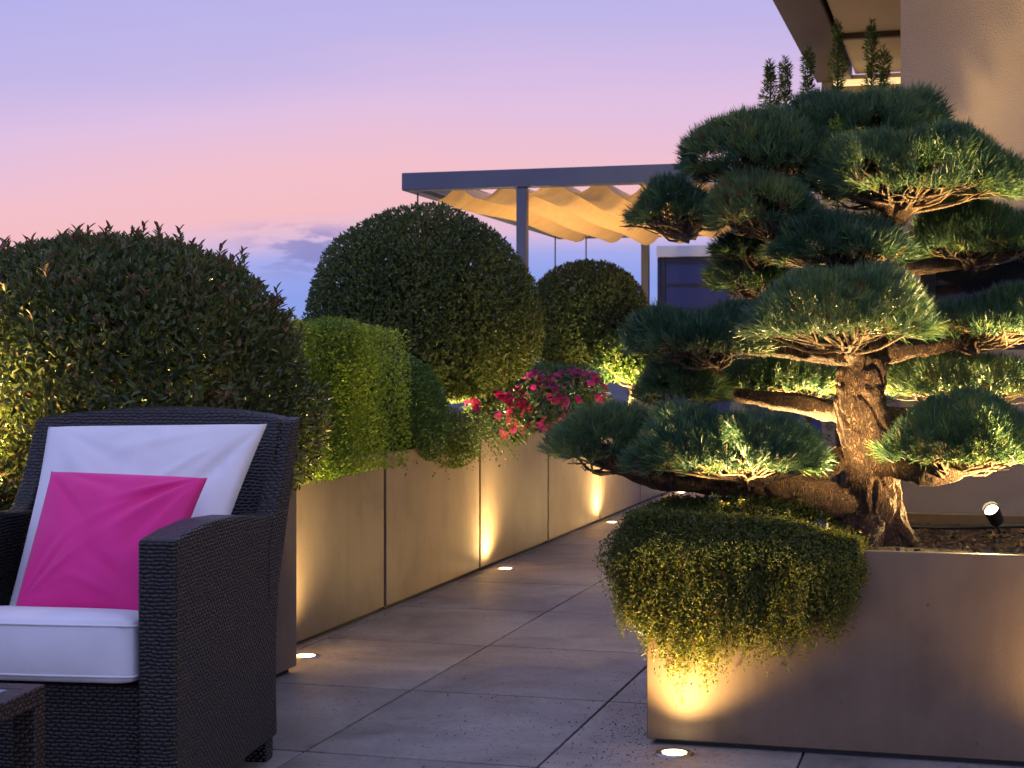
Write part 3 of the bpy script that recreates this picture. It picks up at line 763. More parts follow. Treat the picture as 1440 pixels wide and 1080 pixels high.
# flowering plants
petal_meshes = []
for v in range(4):
    mb = MB()
    for k in range(5):
        a = 2*PI*k/5+rng.normal()*0.1; ca, sa = math.cos(a), math.sin(a)
        prof = [(0.002, 0.0015), (0.010, 0.009), (0.019, 0.0125), (0.0235, 0.006)]
        V = []
        for (r_, w_) in prof:
            for sgn in (1, 0, -1):
                z_ = 0.004*math.sin(r_*120)+(0.002 if sgn == 0 else 0.0)-(r_*0.12)
                V.append((ca*r_-sa*w_*sgn, sa*r_+ca*w_*sgn, z_+rng.normal()*0.0008))
        F = [(3*i+j, 3*i+j+1, 3*i+j+4, 3*i+j+3) for i in range(3) for j in range(2)]
        mb.add(V, F, (0.15, 0.4, 0.6, 0.95)[v]+rng.normal()*0.05)
    petal_meshes.append(mb.mesh("flower", MAT['petal'], smooth=True))
def impatiens(c, r, nleaf, nfl, label, bias):
    t = empty("impatiens_plant", (c[0], c[1], 0.6), label, "flowers", "pink flowering plants in the planter row")
    nz = Nz(11); mb = MB()
    P, Nn = blob(nleaf, c, r, 2.1, r[2]*0.9, 2.1, nz, 0.03, 0.10)
    k = len(P)
    leaf_quads(mb, P, unit(Nn*0.6+rng.normal(size=(k, 3))*0.6+(0, 0, 0.1)), unit(Nn*0.7+np.array([0, 0, 0.7])+rng.normal(size=(k, 3))*0.3), rng.uniform(0.045, 0.075, k), rng.uniform(0.018, 0.026, k), rng.random(k), 0.15, 0.2, True)
    obj("foliage", mb, MAT['imp'], t)
    P, Nn = blob(nfl*4, c, np.asarray(r)+0.012, 2.1, r[2]*0.9, 2.1, nz, 0.03, 0.01)
    vis = (Nn @ np.array([0.55, -0.75, 0.35])) > -0.15
    P, Nn = P[vis][:nfl], Nn[vis][:nfl]
    for p_, n_ in zip(P, Nn):
        v = rng.choice(4, p=bias)
        o = bpy.data.objects.new("flower", petal_meshes[v]); COL.objects.link(o); o.parent = t
        o.location = tuple(p_-np.array(t.location))
        d = Vector(unit(n_+rng.normal(size=3)*0.35+(0.25, -0.45, 0.1)))
        o.rotation_euler = d.to_track_quat('Z', 'Y').to_euler()
        s_ = rng.uniform(0.8, 1.25); o.scale = (s_, s_, s_)
impatiens((-2.40, 8.22, 0.75), (0.17, 0.34, 0.155), 750, 62, "red flowered plant drooping over the planter rim next to the trailing green plant", (0.25, 0.3, 0.25, 0.2))
impatiens((-2.46, 8.95, 0.78), (0.24, 0.48, 0.20), 1000, 98, "magenta flowered plant filling the middle of the flower bed", (0.05, 0.25, 0.3, 0.4))
impatiens((-2.44, 9.95, 0.78), (0.22, 0.46, 0.19), 900, 78, "magenta flowered plant at the far end of the flower bed beside the pine", (0.15, 0.25, 0.3, 0.3))

# slim yews by the house
for (px, py, x, lab) in ((1083, 86, -0.80, "shortest slim yew shoot rising behind the top left of the pine"), (1104, 82, -0.79, "second slim yew from the left above the pine, against the open sky"), (1136, 66, -0.72, "slim yew crossing the edge of the eave above the pine"),
                     (1178, 28, -0.60, "tallest bushy yew standing in front of the bronze eave beam"), (1226, 28, -0.45, "tall slim yew in front of the pale soffit, nearest the house wall"), (1243, 66, -0.40, "short yew tip leaning out beside the tall yew nearest the house wall")):
    tt = (px-720)/FPX; d = x/(FWD[0]+tt*RGT[0]); top = at(px, py, d)
    base = np.array([top[0], top[1], 0.44])
    t = empty("yew", base, lab, "yew", "slim yews behind the pine")
    hgt = top[2]-base[2]; mb = MB()
    m_ = 3600
    f_ = rng.random(m_)**0.8; rad = (0.12*(1-f_)**0.6+0.012)*(0.7+0.3*np.sin(f_*60+px))*rng.random(m_)**0.5
    a = rng.uniform(0, 2*PI, m_)
    P = base+np.stack([rad*np.cos(a), rad*np.sin(a), f_*hgt*0.985], 1)
    D = unit(np.stack([np.cos(a), np.sin(a), np.full(m_, 0.6)], 1)+rng.normal(size=(m_, 3))*0.4)
    leaf_quads(mb, P, D, unit(rng.normal(size=(m_, 3))+(0, 0, 1)), rng.uniform(0.022, 0.034, m_), 0.006, np.clip(rng.normal(0.5, 0.25, m_), 0, 1), 0.05, 0.1)
    m_ = 260; f_ = np.sqrt(rng.uniform(0.55, 1.0, m_)); a = rng.uniform(0, 2*PI, m_)
    P = base+np.stack([0*f_, 0*f_, f_*hgt], 1)
    D = unit(np.stack([np.cos(a), np.sin(a), np.full(m_, 0.8)], 1))
    leaf_quads(mb, P, D, unit(rng.normal(size=(m_, 3))+(0, 0, 1)), 0.03, 0.006, np.full(m_, 0.6), 0.05, 0.1)
    obj("foliage", mb, MAT['yew'], t)
    obj("trunk", MB().tube([base, base+(0, 0, hgt*0.5), base+(0, 0, hgt)], [0.014, 0.008, 0.002], 6), MAT['stem'], t)

# spotlights hidden among the shrubs
spike_light((-2.86, 3.86, 0.62), (-2.86, 3.86, 0.74), (-2.72, 4.4, 1.05), 150, 125, "garden spotlight in the tall planter under the leafy bush")
spike_light((-2.78, 5.02, 0.58), (-2.80, 5.00, 0.72), (-2.5, 4.5, 1.0), 110, 130, "garden spotlight between the leafy bush and the box hedge")
spike_light((-2.52, 8.66, 0.56), (-2.52, 8.64, 0.625), (-2.52, 8.35, 1.2), 110, 130, "garden spotlight under the biggest dome tree")
spike_light((-2.66, 7.72, 0.58), (-2.66, 7.72, 0.68), (-2.75, 8.05, 0.95), 75, 140, "garden spotlight between trailing plant and red flowers")
spike_light((-2.40, 7.70, 0.57), (-2.40, 7.70, 0.67), (-2.50, 7.25, 0.85), 16, 120, "garden spotlight in the far end of the trailing green plant")
spike_light((-2.72, 8.35, 0.58), (-2.72, 8.35, 0.74), (-2.60, 8.05, 1.7), 90, 140, "added unseen spotlight at the trunks inside the biggest dome tree")  # added inside the dome to make warm glints in the crown
spike_light((c4[0]-0.12, c4[1]-0.28, 0.58), (c4[0]-0.12, c4[1]-0.28, 0.69), (c4[0], c4[1], 1.05), 75, 130, "garden spotlight under the loose yellow lit shrub")

# ------------------------------------------------------------------ pine
PD = 4.744; K = PD/FPX
def pinep(px, py, d=PD): return at(px, py, d)
pbase = pinep(1228, 768)
pine = empty("pine_tree", pbase, "cloud pruned pine with layered needle pads and a gnarled trunk in the low planter", "pine")
nbk = Nz(1.0, 14)
def bark_disp(mb, path, rad, amp, fx=95.0, fz=26.0):
    """plates and cracks: push each ring vertex out or in along its radius"""
    V = mb.V[0]; n = len(path); sg = len(V)//n
    C = np.repeat(path, sg, 0); d = V-C; r = np.linalg.norm(d, axis=1)[:, None]; d = d/(r+1e-9)
    T = unit(np.gradient(path, axis=0)); arc = np.concatenate([[0], np.cumsum(np.linalg.norm(np.diff(path, axis=0), axis=1))])
    Q = d*np.repeat(np.minimum(rad, 0.08), sg)[:, None]*fx; Q = Q+np.repeat(T*(arc*fz)[:, None], sg, 0)
    h = np.clip(np.abs(nbk(Q))*2.6, 0, 1)-0.55+0.35*nbk(Q*0.37+5)+0.18*nbk(Q*3.1)
    mb.V[0] = V+d*(h*np.repeat(np.minimum(amp, rad*0.22), sg))[:, None]
def limb(name, pts, seg=26, wob=0.05, n=110, parent=pine):
    P = smooth_path([at(a, b, c) for (a, b, c, r) in pts], n); R = np.interp(np.linspace(0, 1, n), np.linspace(0, 1, len(pts)), [r*K for (*_, r) in pts])
    mb = MB(); mb.tube(P, R, seg, wob*0.6); bark_disp(mb, P, R, 0.010); return obj(name, mb, MAT['bark'], parent, smooth=True)
# trunk with root flare
tp = [(1236, 782, PD, 64), (1232, 760, PD, 50), (1229, 735, PD, 40), (1228, 690, PD, 34), (1224, 640, PD, 33), (1212, 590, PD, 33), (1207, 550, PD, 31), (1214, 510, PD, 31), (1228, 460, PD+.03, 26), (1238, 400, PD+.05, 21), (1246, 340, PD+.06, 17), (1256, 285, PD+.05, 14), (1235, 240, PD+.05, 10), (1200, 200, PD+.05, 7)]
P = smooth_path([at(a, b, c) for (a, b, c, r) in tp], 340); R = np.interp(np.linspace(0, 1, 340), np.linspace(0, 1, len(tp)), [r*K for (*_, r) in tp])
mb = MB(); mb.tube(P, R, 110, 0.02); bark_disp(mb, P, R, 0.019)
obj("trunk", mb, MAT['bark'], pine, smooth=True)
for (pts) in ([(1250, 738, PD-.02, 17), (1272, 752, PD-.05, 13), (1288, 778, PD-.08, 9)], [(1205, 735, PD-.03, 20), (1190, 755, PD-.08, 16), (1178, 780, PD-.12, 10)], [(1225, 740, PD-.06, 22), (1222, 765, PD-.12, 18), (1224, 790, PD-.16, 12)]):
    limb("root", pts, 30, 0.06, 50)

limbs = [
 [(1215, 712, PD, 24), (1160, 702, PD-.03, 22), (1105, 688, PD-.05, 20), (1060, 676, PD-.06, 19), (990, 676, PD-.03, 18), (920, 670, PD, 15), (860, 650, PD, 12), (800, 622, PD, 6)],
 [(1105, 690, PD-.05, 16), (1140, 675, PD+.1, 16), (1185, 640, PD+.15, 15)],
 [(1210, 578, PD+.02, 18), (1165, 576, PD+.08, 15), (1110, 566, PD+.12, 13), (1040, 556, PD+.15, 9), (960, 545, PD+.15, 5)],
 [(1222, 500, PD, 20), (1165, 494, PD-.08, 16), (1090, 488, PD-.1, 13), (1020, 485, PD-.08, 10), (940, 478, PD-.05, 5)],
 [(1205, 505, PD-.06, 15), (1185, 470, PD-.18, 13), (1180, 450, PD-.26, 9), (1175, 430, PD-.3, 5)],
 [(1230, 495, PD, 19), (1285, 490, PD-.02, 13), (1345, 480, PD-.03, 10), (1420, 460, PD, 6), (1470, 455, PD, 4)],
 [(1225, 590, PD, 18), (1290, 585, PD+.1, 12), (1350, 570, PD+.16, 8), (1420, 555, PD+.16, 5)],
 [(1232, 640, PD-.02, 18), (1280, 662, PD-.12, 15), (1320, 668, PD-.16, 13), (1380, 652, PD-.16, 10), (1460, 640, PD-.14, 6)],
 [(1245, 370, PD+.05, 13), (1300, 374, PD+.1, 11), (1360, 366, PD+.13, 9), (1460, 340, PD+.13, 5)],
 [(1250, 330, PD+.05, 12), (1268, 298, PD-.08, 13), (1285, 278, PD-.1, 9), (1340, 262, PD-.12, 7), (1420, 245, PD-.12, 4)],
 [(1268, 300, PD-.06, 9), (1235, 288, PD-.1, 8), (1200, 270, PD-.12, 5)],
 [(1240, 250, PD+.05, 10), (1180, 235, PD+.06, 8), (1110, 226, PD+.05, 6), (1020, 218, PD+.05, 3)],
 [(1246, 330, PD+.05, 10), (1180, 310, PD-.02, 8), (1100, 305, PD-.05, 6), (1040, 300, PD-.06, 4), (960, 292, PD, 3)],
 [(1240, 385, PD+.03, 10), (1200, 372, PD-.1, 8), (1160, 355, PD-.14, 5)],
 [(1236, 405, PD+.04, 9), (1150, 410, PD+.16, 7), (1060, 395, PD+.2, 4)],
]
for l_ in limbs: limb("branch", l_)

# pads: centre pixel, half width, half height, depth, depth radius factor
pads = [
 (1075, 205, 112, 52, PD+.05, .9), (1185, 172, 130, 62, PD+.10, .8), (1275, 165, 58, 36, PD+.12, .9),
 (1300, 225, 152, 62, PD-.12, .8), (952, 281, 66, 40, PD+.04, 1.0), (1072, 286, 76, 40, PD-.08, 1.0),
 (1050, 338, 42, 28, PD+.12, 1.0), (1178, 333, 106, 40, PD-.14, .85), (1180, 424, 137, 60, PD-.30, .85),
 (1060, 386, 48, 26, PD+.2, 1.0), (985, 455, 106, 48, PD-.06, .9), (1385, 322, 106, 44, PD+.14, .8),
 (1395, 437, 108, 44, PD-.02, .8), (1358, 520, 116, 42, PD+.16, .8), (1366, 604, 136, 50, PD-.16, .75),
 (1022, 614, 140, 54, PD-.22, .75), (852, 608, 74, 42, PD+.02, 1.0), (955, 530, 64, 40, PD+.15, 1.0), (1090, 530, 86, 24, PD+.3, .9),
]
def needles(mb, T, AX, count, ln, var, spread):
    n = len(T)
    T = np.repeat(T, count, 0); A = np.repeat(AX, count, 0); v = np.repeat(var, count)
    m = len(T)
    D = unit(A+rng.normal(size=(m, 3))*spread)
    L = (np.repeat(ln, count)*rng.uniform(0.7, 1.1, m))[:, None]
    S = unit(np.cross(D, rng.normal(size=(m, 3))))*0.00112
    O = T+rng.normal(size=(m, 3))*0.004
    bend = unit(A)*0.12
    M_ = O+D*L*0.55; E = O+unit(D+bend)*L
    V = np.stack([O-S*.8, O+S*.8, M_+S, M_-S, E], 1)
    b = (np.arange(m)*5)[:, None]
    mb.add(V.reshape(-1, 3), b+np.array([[0, 1, 2, 3]]), np.repeat(v, 5))
    mb.F.append((b+np.array([[3, 2, 4]]))+mb.n-len(V)*5)
for (px, py, hw, hh, d, dfac) in pads:
    c = at(px, py, d); k_ = d/FPX
    rx, rz = hw*k_*0.95, 2*hh*k_*0.60; ry = rx*dfac
    ry = min(max(ry, 0.10), 0.26)
    zb = c[2]-hh*k_*0.80                                  # underside of the pad
    fp = empty("x", c, None, None) if False else None
    nt_ = int(9800*PI*rx*ry+420*(rx+ry))
    q = np.sqrt(rng.random(nt_)); a = rng.uniform(0, 2*PI, nt_)
    nz = Nz(24); nl = Nz(9)
    lx, ly = q*np.cos(a), q*np.sin(a)
    edge = 1+0.07*np.sin(3*a+px)+0.05*np.sin(7*a+py)
    lx *= edge; ly *= edge
    zz = rz*np.clip(1-q**2.6, 0, 1)**0.6*(1+0.10*np.sin(lx*5+px)+0.08*np.sin(ly*6+py))
    T = np.stack([c[0]+(lx*rx)*RGT[0]+(ly*ry)*FWD[0], c[1]+(lx*rx)*RGT[1]+(ly*ry)*FWD[1], zb+zz], 1)
    keep = nz(np.stack([lx*rx, ly*ry, 0*lx], 1)*1.6+c) > -1.05
    q, lx, ly, zz, T = q[keep], lx[keep], ly[keep], zz[keep], T[keep]; nt_ = len(T)
    nn = unit(lx[:, None]*RGT/rx*0.16+ly[:, None]*FWD/ry*0.16+np.array([0, 0, 1.0])*(0.25+0.9*(1-q**2))[:, None])
    T = T+nn*(0.026*nz(T)+0.018*nl(T))[:, None]-nn*(0.03*rng.random(nt_)**2)[:, None]
    AX = unit(nn*0.95+np.array([0, 0, 0.42])+rng.normal(size=(nt_, 3))*0.30)
    var = np.clip(0.42+0.16*nl(T)+0.17*rng.normal(size=nt_), 0, 1)
    mb = MB()
    needles(mb, T, AX, 17, (0.045+0.008*nz(T*1.3)+0.006*rng.normal(size=nt_)).clip(.026, .066), var, 0.38)
    # rim and underside tufts curl outwards
    nr = int(360*(rx+ry)); a = rng.uniform(0, 2*PI, nr); q = rng.uniform(0.72, 1.03, nr)
    T2 = np.stack([c[0]+q*np.cos(a)*rx*RGT[0]+q*np.sin(a)*ry*FWD[0], c[1]+q*np.cos(a)*rx*RGT[1]+q*np.sin(a)*ry*FWD[1], zb+rng.uniform(0.0, 0.028, nr)], 1)
    A2 = unit(np.cos(a)[:, None]*RGT+np.sin(a)[:, None]*FWD+np.array([0, 0, 1.0])*rng.uniform(-0.1, 0.75, nr)[:, None])
    needles(mb, T2, A2, 18, rng.uniform(0.035, 0.052, nr), np.clip(0.6+0.2*rng.normal(size=nr), 0, 1), 0.36)
    pad = obj("needle_pad", mb, MAT['needle'], pine)
    # twigs fanning out under the pad
    tw = MB(); hub = np.array([c[0], c[1], zb-0.038])
    tow = unit(np.array([pbase[0], pbase[1], 0])-np.array([c[0], c[1], 0])); hub = hub+tow*rx*0.25
    for k in range(int(22+90*rx)):
        a = rng.uniform(0, 2*PI); q = rng.uniform(0.35, 0.95)
        e = np.array([c[0]+q*math.cos(a)*rx*RGT[0]+q*math.sin(a)*ry*FWD[0], c[1]+q*math.cos(a)*rx*RGT[1]+q*math.sin(a)*ry*FWD[1], zb+rz*0.30*(1-q**2)+rng.uniform(-0.006, 0.012)])
        m1 = hub*0.6+e*0.4+np.array([0, 0, -0.008])+rng.normal(size=3)*0.012; m2 = hub*0.25+e*0.75+rng.normal(size=3)*0.012
        r_ = rng.uniform(0.004, 0.0075)
        tw.tube(smooth_path([hub+rng.normal(size=3)*0.01, m1, m2, e], 9), np.linspace(r_, 0.0018, 9), 6, 0.12, cap=False)
        for _ in range(2):
            s_ = m1+(m2-m1)*rng.random(); e2 = s_+(e-m1)*0.4+rng.normal(size=3)*0.035; e2[2] = max(e2[2], s_[2])
            tw.tube([s_, (s_+e2)/2+rng.normal(size=3)*0.006, e2], [r_*0.55, r_*0.4, 0.0012], 5, cap=False)
    obj("twigs", tw, MAT['twig'], pad, smooth=True)

# the pine's spotlights
hd = at(1395, 719, 4.9)
spike_light((hd[0]+0.035, hd[1]+0.05, PZ-0.05), hd, hd+np.array([-0.25, -0.62, 0.55]), 85, 120, "glowing spotlight on a spike in the mulch right of the pine trunk")
spike_light((0.46, 4.62, PZ-0.05), (0.46, 4.62, 0.58), (-0.05, 4.80, 1.05), 190, 92, "garden spotlight in the mulch under the right side pads of the pine")
spike_light((-0.56, 5.0, PZ-0.05), (-0.56, 5.0, 0.60), (-0.36, 4.82, 1.05), 75, 100, "garden spotlight hidden behind the cascading ground cover")
spike_light((-0.40, 4.50, PZ-0.06), (-0.40, 4.50, 0.560), (-0.31, 4.80, 1.02), 36, 85, "garden spotlight sunk in the ground cover in front of the pine trunk")
spike_light((-0.57, 4.38, PZ-0.05), (-0.57, 4.38, 0.565), (-0.63, 4.40, 0.95), 24, 110, "added unseen spotlight sunk in the ground cover to light the lower left pad of the pine")  # added to light the pad fringe where the mound blocks the floor uplight
spike_light((-0.30, 5.20, PZ-0.05), (-0.30, 5.20, 0.58), (-0.24, 4.85, 1.5), 90, 75, "garden spotlight behind the pine trunk near the house wall")

# ------------------------------------------------------------------ cascading ground cover
t = empty("cascading_ground_cover", (-0.62, 4.5, PZ), "mound of tiny leaved ground cover cascading over the corner of the pine planter", "ground cover plant")
mb = MB()
# perimeter path: front face from right to left, then the left face going back
def hang_at(s):            # s: metres along the rim from the right end of the plant
    ks = [0, .06, .14, .25, .33, .40, .46, .52, .58, .68, .9, 1.15]
    hs = [.10, .23, .25, .26, .28, .31, .335, .30, .25, .21, .18, .10]
    return np.interp(s, ks, hs)
LF = 0.555                 # length on the front face
def rim_point(s):
    if s < LF: return np.array([-0.275-s, PY0, 0]), np.array([0, -1.0, 0])
    if s < LF+0.10:
        a = (s-LF)/0.10*PI/2
        return np.array([PX0, PY0, 0]), np.array([-math.sin(a), -math.cos(a), 0])
    return np.array([PX0, PY0+(s-LF-0.10), 0]), np.array([-1.0, 0, 0])
ns = 2300
clump = Nz(70)
Ps, Ds, Ns, Vs = [], [], [], []
for k in range(ns):
    s_ = rng.uniform(0, 1.25); p0, n0 = rim_point(s_)
    lump = 0.86+0.11*float(clump(np.array([[s_, 0, 0]]))[0])+rng.normal()*0.12
    if rng.random() < 0.06: lump += rng.uniform(0.10, 0.28)
    hang = max(hang_at(s_)*lump, 0.05)
    out = rng.uniform(0.02, 0.115 if s_ > LF+0.03 else 0.10)*(0.8+0.3*math.sin(s_*21))*min(1, (s_+0.06)/0.2)
    out = max(out, 0.015)
    fade = min(1, (s_+0.05)/0.18)
    z0 = PZ+(0.008+(0.035+0.035*min(1, s_/0.3))*fade*rng.random()**0.6)
    inn = rng.uniform(0.0, 0.14)
    pts = [p0-n0*inn+np.array([0, 0, z0]), p0+n0*out*0.55+np.array([0, 0, z0+0.008]), p0+n0*out+np.array([0, 0, PZ-0.03]), p0+n0*out*rng.uniform(.6, .9)+np.array([0, 0, PZ-hang*0.55]), p0+n0*(out*rng.uniform(.3, .75)+0.006)+np.array([0, 0, PZ-hang])]
    pts = np.array(pts); pts[2:] += rng.normal(size=(3, 3))*(0.012, 0.012, 0.006)
    m_ = int(44+hang*150)
    q = np.sort(rng.random(m_))*3.999; i = q.astype(int); fr = (q-i)[:, None]
    P = pts[i]*(1-fr)+pts[i+1]*fr+rng.normal(size=(m_, 3))*0.0040
    T = unit(pts[i+1]-pts[i])
    Ps.append(P); Ds.append(unit(T*0.5+n0*0.35+rng.normal(size=(m_, 3))*0.75)); Ns.append(unit(n0+rng.normal(size=(m_, 3))*0.7+(0, 0, .4))); Vs.append(np.clip(rng.normal(0.5, 0.2, m_)+0.1*lump-0.1+0.12*(q/4), 0, 1))
# top of the mound
n = 30000
x = rng.uniform(-0.97, -0.26, n); yv = rng.uniform(4.12, 5.12, n)
u = (x+0.615)/0.345; v = (yv-4.60)/0.48
qq = np.abs(u)**2.6+np.abs(v)**2.6
k = (qq < 1.0); x, yv, qq = x[k], yv[k], qq[k]; n = len(x)
P = np.stack([x, yv, PZ-0.03+(0.118-0.06*np.clip((x+0.52)/0.22, 0, 1))*np.clip(1-qq, 0, 1)**0.45], 1)
nz2 = Nz(28); P[:, 2] += 0.016*nz2(P)*np.clip(1-qq, 0, 1)-0.03*rng.random(n)**2
Ps.append(P); Ds.append(unit(rng.normal(size=(n, 3))+(0, 0, .9))); Ns.append(unit(rng.normal(size=(n, 3))+(0, 0, 1.2))); Vs.append(np.clip(rng.normal(0.38, 0.22, n), 0, 1))
# fine upright sprigs standing proud of the mound
for _ in range(420):
    i0 = rng.integers(n); b = P[i0]; d = unit(np.array([0, 0, 1.0])+rng.normal(size=3)*0.45); m_ = 12
    f_ = np.linspace(0, 1, m_)[:, None]
    Ps.append(b+d*f_*rng.uniform(.015, .04)); Ds.append(unit(rng.normal(size=(m_, 3))+d)); Ns.append(unit(rng.normal(size=(m_, 3))+d)); Vs.append(np.clip(rng.normal(.45, .25, m_), 0, 1))
Pa, Da, Na, Va = map(np.concatenate, (Ps, Ds, Ns, Vs))
free = np.ones(len(Pa), bool)
for lx_, ly_ in ((-0.57, 4.38), (-0.40, 4.50)): free &= ~((np.hypot(Pa[:, 0]-lx_, Pa[:, 1]-ly_) < 0.075) & (Pa[:, 2] > 0.56))
Pa, Da, Na, Va = Pa[free], Da[free], Na[free], Va[free]; m_ = len(Pa)
leaf_quads(mb, Pa, Da, Na, rng.gamma(6, .0014, m_).clip(.004, .017), rng.uniform(.0032, .0062, m_), Va, 0.15, 0.1)
obj("foliage", mb, MAT['cover'], t)
# added dark core filling the mound, blocks light under the leaves
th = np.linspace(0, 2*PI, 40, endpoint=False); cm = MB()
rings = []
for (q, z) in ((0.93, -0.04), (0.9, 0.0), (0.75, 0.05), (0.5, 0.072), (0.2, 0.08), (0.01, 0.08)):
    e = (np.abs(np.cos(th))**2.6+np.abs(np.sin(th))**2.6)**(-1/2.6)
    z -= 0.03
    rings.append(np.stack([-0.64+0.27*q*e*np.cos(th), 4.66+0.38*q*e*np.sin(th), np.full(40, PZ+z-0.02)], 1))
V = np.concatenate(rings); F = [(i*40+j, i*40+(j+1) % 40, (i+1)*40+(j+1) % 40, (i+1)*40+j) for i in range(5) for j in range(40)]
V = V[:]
cm.add(V, F); obj("mound_core", cm, MAT['soil'], t, smooth=True)

# ------------------------------------------------------------------ armchair
CH = 7.1
ex = np.array([math.cos(math.radians(CH)), math.sin(math.radians(CH)), 0]); ey = np.array([-ex[1], ex[0], 0])
A0 = np.array([-1.623, 3.128, 0.0])
WID = 0.72
chair = empty("wicker_armchair", A0-ex*WID/2+ey*0.4, "dark woven wicker armchair with white seat cushion on the terrace", "armchair", rz=math.radians(CH))
def lc(x, y, z): return (x+WID/2, y-0.4, z)                # x in [-WID, 0], y from the front
rear = [(0.745, 0.055), (0.735, 0.19), (0.742, 0.32), (0.760, 0.444), (0.809, 0.549), (0.855, 0.647), (0.915, 0.765), (0.956, 0.868)]
wing = [(0.872, 0.862), (0.835, 0.79), (0.79, 0.715), (0.745, 0.655), (0.69, 0.628)]
arm = [(0.60, 0.632), (0.45, 0.647), (0.25, 0.655), (0.10, 0.646), (0.0, 0.634)]
outline = [(0.0, 0.055), (0.0, 0.3)]+[] 
poly = [(0.0, 0.055)]+rear+wing+arm
def prism(poly, x0, x1):
    bm = bmesh.new()
    a = [bm.verts.new(lc(x0, y, z)) for (y, z) in poly]; b = [bm.verts.new(lc(x1, y, z)) for (y, z) in poly]
    n = len(poly)
    bm.faces.new(a); bm.faces.new(list(reversed(b)))
    for i in range(n): bm.faces.new((a[i], b[i], b[(i+1) % n], a[(i+1) % n]))
    bmesh.ops.recalc_face_normals(bm, faces=bm.faces)
    return bm
def bm_obj(name, bm, mat, parent, bev=0.01, seg=3, sharp=25):
    ed = [e for e in bm.edges if len(e.link_faces) == 2 and e.calc_face_angle(0) > math.radians(50)]
    if bev: bmesh.ops.bevel(bm, geom=ed, offset=bev, segments=seg, affect='EDGES', profile=0.5, clamp_overlap=True)
    me = bpy.data.meshes.new(name); bm.normal_update(); bm.to_mesh(me); bm.free(); me.materials.append(mat)
    o = bpy.data.objects.new(name, me); COL.objects.link(o); o.parent = parent
    for p in me.polygons: p.use_smooth = p.area < 0.0009
    box_uv(o); return o
# arms: full depth to the wings; wings are thinner and continue to the top
arm_poly = [(0.0, 0.055)]+rear[:5]+[(0.80, 0.60), (0.72, 0.632)]+arm
arm_poly = [(0.0, 0.055), (0.745, 0.055), (0.735, 0.19), (0.742, 0.32), (0.760, 0.444), (0.80, 0.56), (0.80, 0.615), (0.72, 0.628)]+arm
for x0, x1 in ((-0.085, 0.0), (-WID, -WID+0.085)):
    bm_obj("arm", prism(arm_poly, x0, x1), MAT['wicker'], chair, 0.010)
wing_poly = [(0.66, 0.40), (0.755, 0.44)]+rear[4:]+wing[:-1]+[(0.70, 0.62), (0.66, 0.55)]
for x0, x1 in ((-0.055, 0.0015), (-WID-0.0015, -WID+0.055)):
    bm_obj("wing", prism(wing_poly, x0, x1), MAT['wicker'], chair, 0.010)
# curved back
bm = bmesh.new(); nx, nz_ = 24, 12
prof = [(0.64, 0.30), (0.66, 0.40), (0.70, 0.52), (0.745, 0.62), (0.80, 0.74), (0.862, 0.868)]
pz = np.linspace(0.30, 0.868, nz_); py_ = np.interp(pz, [z for _, z in prof], [y for y, _ in prof])
fr, bk = [], []
for i in range(nx+1):
    x = -WID+0.03+(WID-0.06)*i/nx; q = 2*i/nx-1; arch = 0.026*(1-q*q)
    fr.append([bm.verts.new(lc(x, y+0.035*(1-q*q)+0.0, z+arch*(z-0.3)/0.568)) for y, z in zip(py_, pz)])
    bk.append([bm.verts.new(lc(x, y+0.095+0.035*(1-q*q), z+arch*(z-0.3)/0.568)) for y, z in zip(py_, pz)])
for G in (fr, bk):
    for i in range(nx):
        for j in range(nz_-1): bm.faces.new((G[i][j], G[i+1][j], G[i+1][j+1], G[i][j+1]))
for i in range(nx):
    for j in (0, nz_-1): bm.faces.new((fr[i][j], fr[i+1][j], bk[i+1][j], bk[i][j]))
for i in (0, nx):
    for j in range(nz_-1): bm.faces.new((fr[i][j], fr[i][j+1], bk[i][j+1], bk[i][j]))
bmesh.ops.recalc_face_normals(bm, faces=bm.faces)
bm_obj("backrest", bm, MAT['wicker'], chair, 0.012)
def bbox_bm(lo, hi):
    bm = bmesh.new(); bmesh.ops.create_cube(bm, size=1.0)
    for v in bm.verts:
        v.co = lc(*(lo[i]+(v.co[i]+0.5)*(hi[i]-lo[i]) for i in range(3)))
    return bm
bm_obj("seat_base", bbox_bm((-WID+0.087, 0.03, 0.075), (-0.087, 0.66, 0.315)), MAT['wicker'], chair, 0.008)
for (x, y) in ((-0.066, 0.01), (-WID+0.01, 0.01), (-0.066, 0.675), (-WID+0.01, 0.675)):
    bm = bbox_bm((x, y, 0.0), (x+0.056, y+0.06, 0.0545))
    bm_obj("leg", bm, MAT['wicker'], chair, 0.004)
# seat cushion
def cushion_bm(x0, x1, y0, y1, z0, z1, puff):
    bm = bmesh.new(); bmesh.ops.create_cube(bm, size=1.0)
    bmesh.ops.subdivide_edges(bm, edges=bm.edges, cuts=11, use_grid_fill=True)
    for v in bm.verts:
        q = np.array(v.co)*2; f_ = (1-abs(q[0])**4)*(1-abs(q[1])**4)
        r = 0.16
        p_ = np.array([x0+(q[0]+1)/2*(x1-x0), y0+(q[1]+1)/2*(y1-y0), z0+(q[2]+1)/2*(z1-z0)])
        # rounded box
        inn = np.clip(p_, [x0+.024, y0+.024, z0+.024], [x1-.024, y1-.024, z1-.024]); dv = p_-inn; L_ = np.linalg.norm(dv)
        if L_ > 0.024: p_ = inn+dv/L_*0.024
        p_[2] += puff*f_*q[2]*(0.5 if q[2] < 0 else 1)-0.085*max(p_[1], 0)/0.64*(0.5+0.5*q[2]); p_[1] += -0.012*(1-q[0]**2)*(1-q[2]**2)*(1 if q[1] < -0.99 else 0)
        v.co = lc(*p_)
    return bm
